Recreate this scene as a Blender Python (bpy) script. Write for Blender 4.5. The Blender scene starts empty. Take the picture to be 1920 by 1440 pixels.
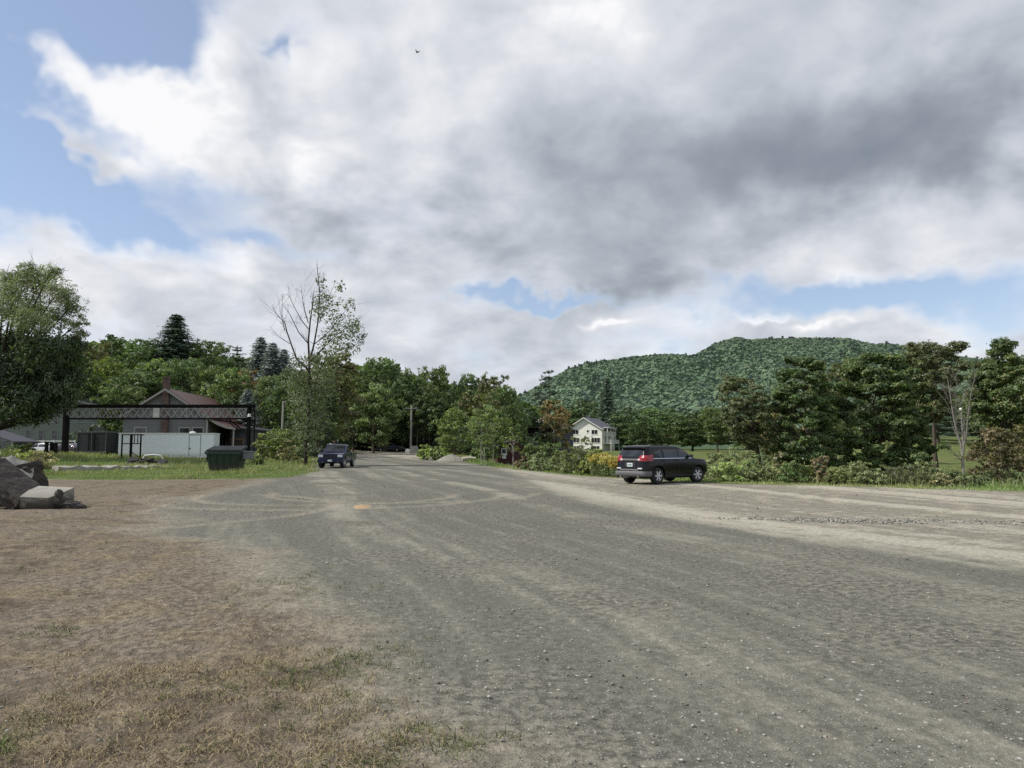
import bpy, bmesh, math, random
import numpy as np
from mathutils import Vector, Matrix

random.seed(7)
RNG = np.random.default_rng(11)
SC = bpy.context.scene
COL = SC.collection
R = math.radians

# ------------------------------------------------------------------ camera
EYE = 1.65
FPX = 1387.0                      # focal length in pixels of the 1920 wide photo
PITCH = math.atan((836.0 - 720.0) / FPX)
cam_d = bpy.data.cameras.new("camera")
cam_d.sensor_width = 36.0
cam_d.lens = 36.0 * FPX / 1920.0
cam_d.clip_start = 0.1
cam_d.clip_end = 12000.0
cam = bpy.data.objects.new("camera", cam_d)
COL.objects.link(cam)
cam.location = (0, 0, EYE)
cam.rotation_euler = (R(90) + PITCH, 0, 0)
SC.camera = cam
SC.view_settings.view_transform = 'Standard'
SC.view_settings.look = 'None'
SC.view_settings.exposure = 0.0
SC.view_settings.gamma = 1.0
SC.render.resolution_x = 1024
SC.render.resolution_y = 768
SC.cycles.max_bounces = 6
SC.cycles.diffuse_bounces = 3
SC.cycles.glossy_bounces = 2
SC.cycles.transmission_bounces = 3
SC.cycles.transparent_max_bounces = 4
SC.cycles.use_denoising = False
SC.cycles.sample_clamp_indirect = 4.0

def at(px, py, Y):
    """world point that a pixel of the photo shows at distance Y"""
    u = (px - 960.0) / FPX
    v = (720.0 - py) / FPX
    s = Y / (math.cos(PITCH) - v * math.sin(PITCH))
    return Vector((u * s, Y, EYE + s * (math.sin(PITCH) + v * math.cos(PITCH))))

def xz(px, Y):
    return (px - 960.0) / FPX * Y * 0.997

# ------------------------------------------------------------------ numpy noise
_T = np.random.default_rng(3).random((256, 256)).astype(np.float64)
def vnoise(x, y):
    xi = np.floor(x).astype(int); yi = np.floor(y).astype(int)
    fx = x - xi; fy = y - yi
    fx = fx * fx * (3 - 2 * fx); fy = fy * fy * (3 - 2 * fy)
    a = _T[xi & 255, yi & 255]; b = _T[(xi + 1) & 255, yi & 255]
    c = _T[xi & 255, (yi + 1) & 255]; d = _T[(xi + 1) & 255, (yi + 1) & 255]
    return (a * (1 - fx) + b * fx) * (1 - fy) + (c * (1 - fx) + d * fx) * fy
def fbm(x, y, o=4):
    s = 0.0; a = 0.5; t = 0.0
    for i in range(o):
        s = s + a * vnoise(x * 2 ** i + 17.3 * i, y * 2 ** i + 9.1 * i); t += a; a *= 0.5
    return s / t
def S(a, b, t):
    t = np.clip((np.asarray(t, float) - a) / (b - a), 0, 1)
    return t * t * (3 - 2 * t)

# ------------------------------------------------------------------ objects
def tag(o, label=None, cat=None, group=None, kind=None):
    if label: o['label'] = label
    if cat: o['category'] = cat
    if group: o['group'] = group
    if kind: o['kind'] = kind
    return o

def link(name, me, parent=None, mat=None):
    o = bpy.data.objects.new(name, me)
    COL.objects.link(o)
    if parent is not None: o.parent = parent
    if mat is not None and me is not None and len(me.materials) == 0: me.materials.append(mat)
    return o

def thing(name, label, cat, loc=(0, 0, 0), rz=0.0, group=None):
    o = bpy.data.objects.new(name, None)
    COL.objects.link(o)
    o.empty_display_size = 0.3
    o.location = loc
    o.rotation_euler = (0, 0, rz)
    return tag(o, label, cat, group)

def dup(root, loc, rz=None, label=None, group=None, scale=None):
    r = root.copy(); COL.objects.link(r); r.location = loc
    if rz is not None: r.rotation_euler = (0, 0, rz)
    if scale is not None: r.scale = scale
    if label: r['label'] = label
    if group: r['group'] = group
    for ch in list(root.children):
        c = ch.copy(); COL.objects.link(c); c.parent = r
        for g in list(ch.children):
            d = g.copy(); COL.objects.link(d); d.parent = c
    return r

def mesh_np(name, V, F, col=None, smooth=False, attr='Col'):
    """V (n,3); F (m,k) array of one face size, or a list of such arrays; col (n,3) per vertex"""
    V = np.asarray(V, np.float32)
    Fs = F if isinstance(F, list) else [F]
    Fs = [np.asarray(f, np.int32) for f in Fs if len(f)]
    me = bpy.data.meshes.new(name)
    me.vertices.add(len(V)); me.vertices.foreach_set('co', V.ravel())
    nl = sum(f.size for f in Fs); npol = sum(len(f) for f in Fs)
    me.loops.add(nl); me.polygons.add(npol)
    me.loops.foreach_set('vertex_index', np.concatenate([f.ravel() for f in Fs]))
    starts = []; s = 0
    for f in Fs:
        k = f.shape[1]
        starts.append(s + np.arange(len(f)) * k); s += f.size
    me.polygons.foreach_set('loop_start', np.concatenate(starts).astype(np.int32))
    me.update(calc_edges=True)
    if smooth: me.polygons.foreach_set('use_smooth', np.ones(npol, bool))
    if col is not None:
        a = me.color_attributes.new(attr, 'FLOAT_COLOR', 'POINT')
        c = np.ones((len(V), 4), np.float32); c[:, :np.asarray(col).shape[1]] = col
        a.data.foreach_set('color', c.ravel())
    return me

class MB:
    """collects simple solids into one mesh"""
    def __init__(s): s.v = []; s.f = []
    def add(s, vs, fs):
        b = len(s.v); s.v += [tuple(v) for v in vs]; s.f += [tuple(i + b for i in f) for f in fs]; return s
    def box(s, x0, x1, y0, y1, z0, z1, M=None):
        vs = [Vector(p) for p in ((x0,y0,z0),(x1,y0,z0),(x1,y1,z0),(x0,y1,z0),(x0,y0,z1),(x1,y0,z1),(x1,y1,z1),(x0,y1,z1))]
        if M is not None: vs = [M @ v for v in vs]
        return s.add(vs, [(0,3,2,1),(4,5,6,7),(0,1,5,4),(1,2,6,5),(2,3,7,6),(3,0,4,7)])
    def bar(s, a, b, w, h=None):
        """square bar from a to b"""
        a = Vector(a); b = Vector(b); d = b - a; L = d.length
        q = d.to_track_quat('Z', 'X').to_matrix().to_4x4(); q.translation = a
        h = h or w
        return s.box(-w/2, w/2, -h/2, h/2, 0, L, q)
    def tube(s, pts, rad, n=8, cap=True):
        pts = [Vector(p) for p in pts]
        if not hasattr(rad, '__len__'): rad = [rad] * len(pts)
        vs = []; fs = []
        for i, p in enumerate(pts):
            d = (pts[min(i+1, len(pts)-1)] - pts[max(i-1, 0)]).normalized()
            u = d.orthogonal().normalized() if abs(d.z) > .9 else d.cross(Vector((0,0,1))).normalized()
            w = d.cross(u)
            for k in range(n):
                a = 2*math.pi*k/n
                vs.append(p + (u*math.cos(a) + w*math.sin(a))*rad[i])
        for i in range(len(pts)-1):
            for k in range(n):
                k2 = (k+1) % n
                fs.append((i*n+k, i*n+k2, (i+1)*n+k2, (i+1)*n+k))
        if cap:
            fs.append(tuple(range(n-1, -1, -1))); fs.append(tuple((len(pts)-1)*n+k for k in range(n)))
        return s.add(vs, fs)
    def prism(s, poly, y0, y1, M=None):
        """poly in (x,z), pushed along y"""
        n = len(poly)
        vs = [Vector((x, y0, z)) for x, z in poly] + [Vector((x, y1, z)) for x, z in poly]
        if M is not None: vs = [M @ v for v in vs]
        fs = [tuple(range(n)), tuple(range(2*n-1, n-1, -1))]
        for i in range(n):
            j = (i+1) % n
            fs.append((j, i, n+i, n+j))
        return s.add(vs, fs)
    def lathe(s, prof, axis='Z', n=20, c=(0,0,0), cap=True):
        """prof list of (radius, height)"""
        c = Vector(c); vs = []; fs = []
        for r, h in prof:
            for k in range(n):
                a = 2*math.pi*k/n; p, q = r*math.cos(a), r*math.sin(a)
                vs.append(c + (Vector((p, q, h)) if axis == 'Z' else Vector((h, p, q))))
        for i in range(len(prof)-1):
            for k in range(n):
                k2 = (k+1) % n
                fs.append((i*n+k, i*n+k2, (i+1)*n+k2, (i+1)*n+k))
        if cap: fs.append(tuple(range(n-1, -1, -1))); fs.append(tuple((len(prof)-1)*n+k for k in range(n)))
        return s.add(vs, fs)
    def build(s, name, mat, parent=None, smooth=False, bevel=0.0, angle=40):
        me = bpy.data.meshes.new(name)
        me.from_pydata(s.v, [], s.f)
        bm = bmesh.new(); bm.from_mesh(me)
        if bevel > 0:
            bmesh.ops.bevel(bm, geom=list(bm.edges), offset=bevel, segments=2, affect='EDGES', clamp_overlap=True)
        bmesh.ops.recalc_face_normals(bm, faces=list(bm.faces))
        bm.to_mesh(me); bm.free()
        if smooth:
            me.polygons.foreach_set('use_smooth', np.ones(len(me.polygons), bool))
            me.set_sharp_from_angle(angle=R(angle))
        return link(name, me, parent, mat)

# ------------------------------------------------------------------ materials
class NT:
    def __init__(s, nt):
        s.t = nt; s.n = nt.nodes; s.l = nt.links
    def node(s, typ, ins=None, **kw):
        n = s.n.new(typ)
        for k, v in kw.items(): setattr(n, k, v)
        for k, v in (ins or {}).items(): s.set(n.inputs[k], v)
        return n
    def set(s, inp, v):
        if isinstance(v, bpy.types.NodeSocket): s.l.new(v, inp)
        elif isinstance(v, bpy.types.Node): s.l.new(v.outputs[0], inp)
        else:
            if inp.type == 'RGBA' and hasattr(v, '__len__') and len(v) == 3: v = (*v, 1.0)
            inp.default_value = v
    def m(s, op, a, b=None, c=None, clamp=False):
        n = s.n.new('ShaderNodeMath'); n.operation = op; n.use_clamp = clamp
        s.set(n.inputs[0], a)
        if b is not None: s.set(n.inputs[1], b)
        if c is not None: s.set(n.inputs[2], c)
        return n.outputs[0]
    def vm(s, op, a, b=None, sc=None):
        n = s.n.new('ShaderNodeVectorMath'); n.operation = op
        s.set(n.inputs[0], a)
        if b is not None: s.set(n.inputs[1], b)
        if sc is not None: s.set(n.inputs['Scale'], sc)
        return n.outputs['Value'] if op in ('LENGTH', 'DOT_PRODUCT') else n.outputs[0]
    def mix(s, f, a, b, blend='MIX'):
        n = s.n.new('ShaderNodeMix'); n.data_type = 'RGBA'; n.blend_type = blend; n.clamp_factor = True
        s.set(n.inputs[0], f); s.set(n.inputs[6], a); s.set(n.inputs[7], b)
        return n.outputs[2]
    def noise(s, vec, scale, detail=4, rough=0.55, dist=0.0, w=None):
        n = s.n.new('ShaderNodeTexNoise')
        if vec is not None: s.set(n.inputs['Vector'], vec)
        s.set(n.inputs['Scale'], scale); s.set(n.inputs['Detail'], detail)
        s.set(n.inputs['Roughness'], rough); s.set(n.inputs['Distortion'], dist)
        return n.outputs[0]
    def ss(s, v, a, b, lo=0.0, hi=1.0):
        n = s.n.new('ShaderNodeMapRange'); n.interpolation_type = 'SMOOTHSTEP'
        s.set(n.inputs[0], v); s.set(n.inputs[1], a); s.set(n.inputs[2], b); s.set(n.inputs[3], lo); s.set(n.inputs[4], hi)
        return n.outputs[0]

def new_mat(name):
    m = bpy.data.materials.new(name); m.use_nodes = True
    nt = NT(m.node_tree)
    b = m.node_tree.nodes['Principled BSDF']
    return m, nt, b

_MC = {}
def paint(name, col, rough=0.6, metal=0.0, var=0.12, scale=6.0, bump=0.0, bscale=40.0, coat=0.0, spec=0.5, dirt=None):
    """general surface: a base colour broken up by two noises, optional bump and grime or painted shade near the ground"""
    if name in _MC: return _MC[name]
    m, nt, b = new_mat(name)
    tc = nt.node('ShaderNodeTexCoord').outputs['Object']
    n1 = nt.noise(tc, scale, 5, 0.6)
    n2 = nt.noise(tc, scale * 7, 3, 0.6)
    k = nt.m('ADD', nt.m('MULTIPLY', n1, 0.65), nt.m('MULTIPLY', n2, 0.35))
    k = nt.m('ADD', nt.m('MULTIPLY', nt.m('SUBTRACT', k, 0.5), var * 4), 1.0)
    c = nt.vm('SCALE', nt.node('ShaderNodeRGB').outputs[0], sc=k)
    nt.n[-1].inputs  # keep order
    for n in nt.n:
        if n.type == 'RGB': n.outputs[0].default_value = (*col, 1)
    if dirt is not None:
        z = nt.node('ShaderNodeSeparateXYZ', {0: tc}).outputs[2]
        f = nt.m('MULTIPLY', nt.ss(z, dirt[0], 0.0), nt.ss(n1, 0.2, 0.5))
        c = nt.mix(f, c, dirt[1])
    nt.set(b.inputs['Base Color'], c)
    nt.set(b.inputs['Roughness'], nt.m('ADD', rough - 0.08, nt.m('MULTIPLY', n2, 0.16)))
    b.inputs['Metallic'].default_value = metal
    b.inputs['Coat Weight'].default_value = coat
    b.inputs['Coat Roughness'].default_value = 0.08
    b.inputs['Specular IOR Level'].default_value = spec
    if bump > 0:
        bn = nt.node('ShaderNodeBump', {'Strength': 1.0, 'Distance': bump, 'Height': nt.noise(tc, bscale, 4, 0.6)})
        nt.set(b.inputs['Normal'], bn)
    _MC[name] = m
    return m
# ------------------------------------------------------------------ sun and sky
SUN_EL = 43.0
SUN_AZ = 266.0            # compass bearing, +Y = 0, clockwise: from the left, a touch behind the camera
sd = bpy.data.lights.new("sun", 'SUN')
sd.energy = 4.0; sd.angle = R(0.6); sd.color = (1.0, 0.955, 0.88)
so = bpy.data.objects.new("sun", sd); COL.objects.link(so)
_sv = Vector((math.sin(R(SUN_AZ)) * math.cos(R(SUN_EL)), math.cos(R(SUN_AZ)) * math.cos(R(SUN_EL)), math.sin(R(SUN_EL))))
so.rotation_euler = _sv.to_track_quat('Z', 'Y').to_euler()
so.location = _sv * 60

world = bpy.data.worlds.new("World"); SC.world = world; world.use_nodes = True
W = NT(world.node_tree)
for n in list(W.n): W.n.remove(n)
sky = W.node('ShaderNodeTexSky', sky_type='NISHITA')
sky.sun_disc = False; sky.sun_elevation = R(SUN_EL); sky.sun_rotation = R(SUN_AZ)
sky.altitude = 300; sky.air_density = 1.0; sky.dust_density = 0.35; sky.ozone_density = 1.5
dirv = W.vm('NORMALIZE', W.node('ShaderNodeTexCoord').outputs['Generated'])
sep = W.node('ShaderNodeSeparateXYZ', {0: dirv})
dx, dy, dz = sep.outputs[0], sep.outputs[1], sep.outputs[2]
az = W.m('MULTIPLY', W.m('ARCTAN2', dx, dy), 57.29578)
el = W.m('MULTIPLY', W.m('ARCSINE', dz), 57.29578)
# warp so that cloud outlines are ragged
wv = W.node('ShaderNodeTexNoise'); W.set(wv.inputs['Vector'], dirv); wv.inputs['Scale'].default_value = 6.0
wv.inputs['Detail'].default_value = 4; wv.inputs['Roughness'].default_value = 0.62
ws = W.node('ShaderNodeSeparateColor', {0: wv.outputs['Color']})
azw = W.m('ADD', az, W.m('MULTIPLY', W.m('SUBTRACT', ws.outputs[0], 0.5), 17.0))
elw = W.m('ADD', el, W.m('MULTIPLY', W.m('SUBTRACT', ws.outputs[1], 0.5), 9.0))

def px_ang(px, py):
    v = at(px, py, 100.0) - Vector((0, 0, EYE)); v.normalize()
    return math.degrees(math.atan2(v.x, v.y)), math.degrees(math.asin(v.z))

AE = W.node('ShaderNodeCombineXYZ', {0: azw, 1: elw, 2: 0.0}).outputs[0]
_rot = {0: AE}
def _rotated(r):
    r = int(round(r / 20.0) * 20)
    if r not in _rot:
        c, s_ = math.cos(R(r)), math.sin(R(r))
        _rot[r] = W.node('ShaderNodeCombineXYZ', {0: W.vm('DOT_PRODUCT', AE, (c, s_, 0)), 1: W.vm('DOT_PRODUCT', AE, (-s_, c, 0)), 2: 0.0}).outputs[0]
    return r, _rot[r]
def blob(px, py, rx, ry, amp, acc, rot=0.0):
    a, e = px_ang(px, py)
    r, vec = _rotated(rot)
    c, s_ = math.cos(R(r)), math.sin(R(r))
    a, e = a * c + e * s_, e * c - a * s_
    sa = rx / 1387 * 57.3; se = ry / 1387 * 57.3
    n = W.n.new('ShaderNodeVectorMath'); n.operation = 'MULTIPLY_ADD'
    W.set(n.inputs[0], vec); n.inputs[1].default_value = (1 / sa, 1 / se, 0); n.inputs[2].default_value = (-a / sa, -e / se, 0)
    g = W.m('POWER', 0.367879, W.vm('DOT_PRODUCT', n.outputs[0], n.outputs[0]))
    return W.m('MULTIPLY_ADD', g, amp, acc)

# cloud deck coordinates: flattened towards the horizon
k = W.m('DIVIDE', 1.0, W.m('ADD', W.m('MAXIMUM', dz, 0.0), 0.38))
P = W.node('ShaderNodeCombineXYZ', {0: W.m('MULTIPLY', dx, k), 1: W.m('MULTIPLY', dy, k), 2: W.m('MULTIPLY', dz, 0.6)}).outputs[0]
n_big = W.noise(P, 1.7, 3, 0.5, 0.2)
n_mid = W.noise(P, 4.2, 6, 0.53, 0.2)
P2 = W.vm('ADD', P, (-0.055, 0.0, 0.05))
n_mid2 = W.noise(P2, 4.2, 4, 0.48, 0.2)
n_fine = W.noise(P, 15.0, 4, 0.55, 0.2)

DEN = W.m('ADD', 0.55, W.m('MULTIPLY', W.m('SUBTRACT', n_big, 0.5), 0.9))
DEN = W.m('MULTIPLY_ADD', W.m('SUBTRACT', n_mid, 0.5), 1.35, DEN)
DEN = W.m('MULTIPLY_ADD', W.m('SUBTRACT', n_fine, 0.5), 0.42, DEN)
for (px, py, rx, ry, a, rt) in (
    (150, 25, 190, 85, -1.2, 0), (-120, 190, 140, 130, -0.8, 0), (45, 300, 105, 85, -0.95, -20), (190, 395, 130, 34, -0.8, -20),
    (575, 92, 34, 40, -0.85, 0), (285, 145, 55, 30, -0.55, -20), (1010, 556, 165, 12, -1.0, 0),
    (1600, 556, 230, 38, -1.2, 0), (1400, 520, 60, 25, -0.6, 0), (1810, 600, 80, 20, -0.4, 0), (420, 385, 190, 36, -0.5, 0), (500, 455, 170, 20, -0.6, 0),
    (430, 600, 90, 24, -0.25, 0), (55, 112, 80, 42, .85, -20), (225, 185, 120, 50, .95, -20), (60, 225, 100, 16, 0.7, -20), (150, 290, 70, 22, .7, -20), (150, 375, 60, 14, .5, -20), (90, 470, 180, 70, 0.45, -15),
    (500, 190, 240, 150, 0.5, 0), (900, 230, 420, 220, 0.6, 0), (1500, 250, 520, 240, 0.8, 0), (1250, 470, 200, 70, 0.5, 0),
    (1720, 430, 200, 70, 0.45, 10), (1080, 600, 250, 26, 0.45, 0), (700, 560, 300, 120, 0.3, 0), (1500, 620, 240, 16, 0.35, 0), (200, 560, 220, 60, 0.3, 0)):
    DEN = blob(px, py, rx, ry, a, DEN, rt)
DEN = W.m('MULTIPLY_ADD', W.ss(el, 11.0, 3.0), 0.45, DEN)
MASK = W.ss(DEN, 0.08, 1.04)
BR = W.m('ADD', 0.81, W.m('MULTIPLY', W.m('SUBTRACT', n_mid2, n_mid), W.m('MULTIPLY', W.ss(el, 2.0, 20.0, 0.7, 1.2), blob(1450, 270, 420, 190, -0.6, 1.0))))
BR = W.m('MULTIPLY_ADD', W.m('SUBTRACT', n_big, 0.5), -0.30, BR)
BR = W.m('MULTIPLY_ADD', W.m('SUBTRACT', n_fine, 0.5), -0.14, BR)
for (px, py, rx, ry, a, rt) in (
    (1480, 300, 380, 110, -0.42, 6), (1750, 270, 200, 70, -0.26, 0), (1330, 360, 160, 60, -0.22, 0), (1150, 270, 220, 110, -0.18, 0),
    (1850, 130, 240, 130, -0.22, 0), (640, 380, 150, 45, -0.34, 0), (1100, 480, 280, 70, -0.30, 0), (560, 220, 60, 90, -0.14, 0), (860, 420, 180, 80, -0.10, 0),
    (1200, 540, 130, 40, -0.22, 0), (900, 660, 200, 70, -0.14, 0), (360, 100, 130, 80, 0.30, 0), (1080, 20, 130, 60, 0.30, 0), (430, 270, 190, 110, 0.22, 0), (240, 180, 120, 60, 0.16, 0),
    (780, 90, 220, 90, 0.12, 0), (1740, 420, 180, 60, 0.18, 0), (1620, 520, 50, 16, 0.2, 0), (1140, 603, 50, 9, 0.5, 0), (1370, 600, 50, 8, 0.5, 0), (1500, 622, 70, 8, 0.35, 0), (200, 480, 260, 70, 0.12, 0), (480, 520, 60, 50, 0.2, 0)):
    BR = blob(px, py, rx, ry, a, BR, rt)
edge = W.ss(DEN, 0.35, 1.15)
BR = W.m('ADD', BR, W.m('MULTIPLY', W.m('SUBTRACT', 0.6, edge), 0.16))
ramp = W.node('ShaderNodeValToRGB', {0: BR})
cr = ramp.color_ramp; cr.interpolation = 'B_SPLINE'
cr.elements[0].position = 0.05; cr.elements[0].color = (0.235, 0.270, 0.325, 1)
cr.elements[1].position = 1.05; cr.elements[1].color = (0.98, 0.98, 0.99, 1)
for p, c in ((0.30, (0.345, 0.385, 0.44)), (0.52, (0.50, 0.545, 0.61)), (0.75, (0.70, 0.725, 0.78)), (0.92, (0.86, 0.87, 0.90))):
    e = cr.elements.new(p); e.color = (*c, 1)
bg_sky = W.node('ShaderNodeBackground', {'Color': W.mix(0.28, W.mix(1.0, sky.outputs[0], (1.02, 0.97, 0.98), 'MULTIPLY'), (3.9, 4.5, 5.4, 1)), 'Strength': 0.145})
bg_cl = W.node('ShaderNodeBackground', {'Color': ramp.outputs[0], 'Strength': 1.0})
mx = W.node('ShaderNodeMixShader', {0: MASK, 1: bg_sky.outputs[0], 2: bg_cl.outputs[0]})
# below the horizon: dull ground tone
bg_lo = W.node('ShaderNodeBackground', {'Color': (0.10, 0.11, 0.09, 1), 'Strength': 1.0})
mx2 = W.node('ShaderNodeMixShader', {0: W.ss(el, -1.5, -0.2), 1: bg_lo.outputs[0], 2: mx.outputs[0]})
out = W.node('ShaderNodeOutputWorld', {0: mx2.outputs[0]})
world.cycles.sampling_method = 'MANUAL'
world.cycles.sample_map_resolution = 512
# ------------------------------------------------------------------ terrain
_ex = np.array([-40, -31, -16, -5.7, -1.2, 3.1, 5.7, 9.1, 13.2, 18.8, 30, 60, 200.])
_ey = np.array([170, 150, 120, 79, 57, 43.2, 37.5, 33.2, 30.5, 27.2, 23, 16, -10.])
def verge_t(x, y):
    """how far past the right edge of the gravel"""
    return (y - np.interp(x, _ex, _ey)) * 0.72
_lx = np.array([-120, -40, -25.5, -18, -13.6, -12.2, -11.6, -11.0])
_ly = np.array([30, 34.5, 37.6, 36.5, 36.9, 38.5, 41.0, 45.0])
def left_t(x, y):
    """>0 inside the grass on the left (north of its front edge, west of the road)"""
    a = y - np.interp(x, _lx, _ly)
    b = (np.interp(y, [30, 45, 58, 75, 100, 140, 200], [-10.6, -12.2, -15.6, -19.0, -25.5, -34.5, -46]) - x)
    return np.minimum(a, b * 0.9)

def terrain(x, y):
    x = np.asarray(x, float); y = np.asarray(y, float)
    r = np.hypot(x, y)
    z = 0.62 * S(62, 132, y) * S(10, -4, x - (-0.02 * y))
    lt = S(-0.5, 14, left_t(x, y) ) * S(42, 74, y) * 0.55
    z = np.maximum(z, lt)
    # left hillside
    q = x / np.maximum(y, 1.0)
    z = z + np.maximum(0, np.minimum(y, 290) - 108) * 0.185 * S(-0.16, -0.42, q)
    # right: weedy dip, then lawn rising
    t = verge_t(x, y)
    dip = -0.75 * S(1.0, 7, t) * S(-0.08, 0.05, q)
    z = z * (1 - S(0, 6, t) * S(-0.08, 0.05, q)) + dip
    z = z + 3.6 * S(62, 165, y) * S(0.40, 0.56, q) + 1.0 * S(90, 190, y) * S(0.02, 0.10, q)
    return z

def T(x, y): return float(terrain(x, y))
def G(px, py):
    """point of the terrain that a pixel shows"""
    lo = None
    for i in range(4000):
        Y = 2.0 * 1.0025 ** i
        p = at(px, py, Y)
        if p.z <= T(p.x, p.y): return p
    return p
def GP(px, Y):
    x = xz(px, Y); return Vector((x, Y, T(x, Y)))

# polar sheet, fine near the camera
ang = np.concatenate([np.arange(-180, -56, 6.0), np.arange(-56, -40, 1.0), np.arange(-40, 40, 0.16), np.arange(40, 56, 1.0), np.arange(56, 180, 6.0)])
rad = [0.6]
while rad[-1] < 9000:
    r_ = rad[-1]
    rad.append(r_ * (1.011 if r_ < 45 else 1.02 if r_ < 200 else 1.09))
rad = np.array(rad)
A, RR = np.meshgrid(np.radians(ang), rad)
X = RR * np.sin(A); Y = RR * np.cos(A)
Z = terrain(X, Y)
lt = left_t(X, Y); vt = verge_t(X, Y)
wob = (fbm(X * 0.35, Y * 0.35, 4) - 0.5)
wob2 = (fbm(X * 1.3 + 50, Y * 1.3, 4) - 0.5)
grass = np.maximum(S(-0.6, 0.5, lt + wob * 2.2 + wob2 * 1.2), S(-0.3, 0.7, vt + wob * 1.4 + wob2 * 1.2))
behind = S(-2, -12, Y)
# boundary of the brown dirt (left) against the grey gravel
by = np.array([0, 3.8, 5.4, 6.5, 8.6, 11.9, 15.0, 18.2, 24, 30, 36, 42, 60, 150])
bx = np.array([-0.1, -0.24, -0.86, -1.5, -2.7, -4.5, -7.2, -8.6, -10.6, -11.2, -11.6, -16, -26, -70])
dirt = S(0.9, -1.0, X - np.interp(Y, by, bx) + wob * 1.7 + wob2 * 0.9)
# sandy parking strip on the right
sb = np.interp(X, [-6, -1.2, 1.5, 3.4, 5.0, 8.5, 20], [90, 57, 28, 18.5, 13.0, 9.2, 5.4])
sand = S(-2.2, 3.2, (Y - sb) * np.clip(12 / np.maximum(Y, 4), 0.25, 1) * 1.5 + wob * 3.5 + wob2)
far_pale = S(60, 100, Y) * (1 - grass)
# tyre tracks running along the road
ca, sa = math.cos(R(15)), math.sin(R(15))
U = X * ca + Y * sa; V = -X * sa + Y * ca           # V along the road
bend = (fbm(V * 0.05, V * 0 + 3, 2) - 0.5) * 3 + (Y > 0) * 0.0009 * Y ** 2
streak = fbm((U + bend) * 0.95, V * 0.045 + 5, 5)
streak2 = fbm((U + bend) * 4.0, V * 0.11 + 9, 3)
def arc_track(cx, cy, rr, w, a0, a1):
    d = np.hypot(X - cx, Y - cy); th = np.degrees(np.arctan2(Y - cy, X - cx))
    m = ((th > a0) & (th < a1)) * 1.0
    return np.exp(-((d - rr) / w) ** 2) * m
arcs = np.zeros_like(X)
for (cx, cy, rr, a0, a1) in ((-6.2, 25.2, 4.2, -180, 10), (-6.2, 25.2, 5.7, -180, 0), (-3.8, 26.5, 4.6, -180, 0), (14, 22.5, 5.0, -60, 180), (14, 22.0, 6.4, -60, 180), (10.5, 23.4, 5.2, -80, 160), (17, 21, 7.5, 0, 180), (6, 24.5, 7.5, -100, 70), (-11, 20, 6, -60, 70)):
    arcs = np.maximum(arcs, arc_track(cx, cy, rr, 0.20, a0, a1) * (0.55 + 0.9 * vnoise(X * 1.1 + cx, Y * 1.1)))
arcs = np.clip(arcs, 0, 1)
# narrow band of darker gravel across the road, pale edge line left by the grader
dark_band = np.exp(-((Y - (61.5 - 0.04 * X)) / 0.8) ** 2) * S(-16, -13, X) * S(-3, -6, X)
line = np.exp(-((U + bend - 4.6) / 0.22) ** 2) * S(6, 12, V) * S(40, 30, V)
# relief
bump_d = (fbm(X * 11, Y * 11, 3) - 0.5) * 0.034 * S(30, 10, RR) + (fbm(X * 4.2, Y * 4.2, 4) - 0.5) * 0.055 + (fbm(X * 1.0, Y * 1.0, 3) - 0.5) * 0.07
bump_g = (fbm(X * 7 + 9, Y * 7, 4) - 0.5) * 0.007 + (streak - 0.5) * 0.05 + (streak2 - .5) * 0.018
near = S(60, 25, RR)
Z = Z + near * (dirt * bump_d + (1 - dirt) * bump_g - arcs * 0.03 - dark_band * 0.06) + grass * (fbm(X * .8, Y * .8, 3) - .5) * 0.10
Z = Z - np.where(RR > 350, 0.5, 0)
nr, na = X.shape
Vv = np.stack([X, Y, Z], -1).reshape(-1, 3)
i0 = (np.arange(nr - 1)[:, None] * na + np.arange(na)[None, :])
i1 = (np.arange(nr - 1)[:, None] * na + (np.arange(na)[None, :] + 1) % na)
F4 = np.stack([i0, i1, i1 + na, i0 + na], -1).reshape(-1, 4)[:, ::-1]
Vv = np.vstack([Vv, [[0, 0, float(Z[0].mean())]]])
c = len(Vv) - 1
F3 = np.stack([np.arange(na), np.full(na, c), (np.arange(na) + 1) % na], -1)
zone = np.stack([grass, dirt * (1 - grass), sand * (1 - dirt) * (1 - grass)], -1).reshape(-1, 3)
zone = np.vstack([zone, [[0, .5, 0]]])
trk = np.stack([np.clip(streak * 0.72 + streak2 * 0.28, 0, 1), arcs, np.clip(dark_band + 0, 0, 1)], -1).reshape(-1, 3)
trk = np.vstack([trk, [[.5, 0, 0]]])
me = mesh_np("ground", Vv, [F4, F3[:, ::-1]], zone, smooth=True, attr='Zone')
a = me.color_attributes.new('Track', 'FLOAT_COLOR', 'POINT')
cc = np.ones((len(Vv), 4), np.float32); cc[:, :3] = trk
a.data.foreach_set('color', cc.ravel())

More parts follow.
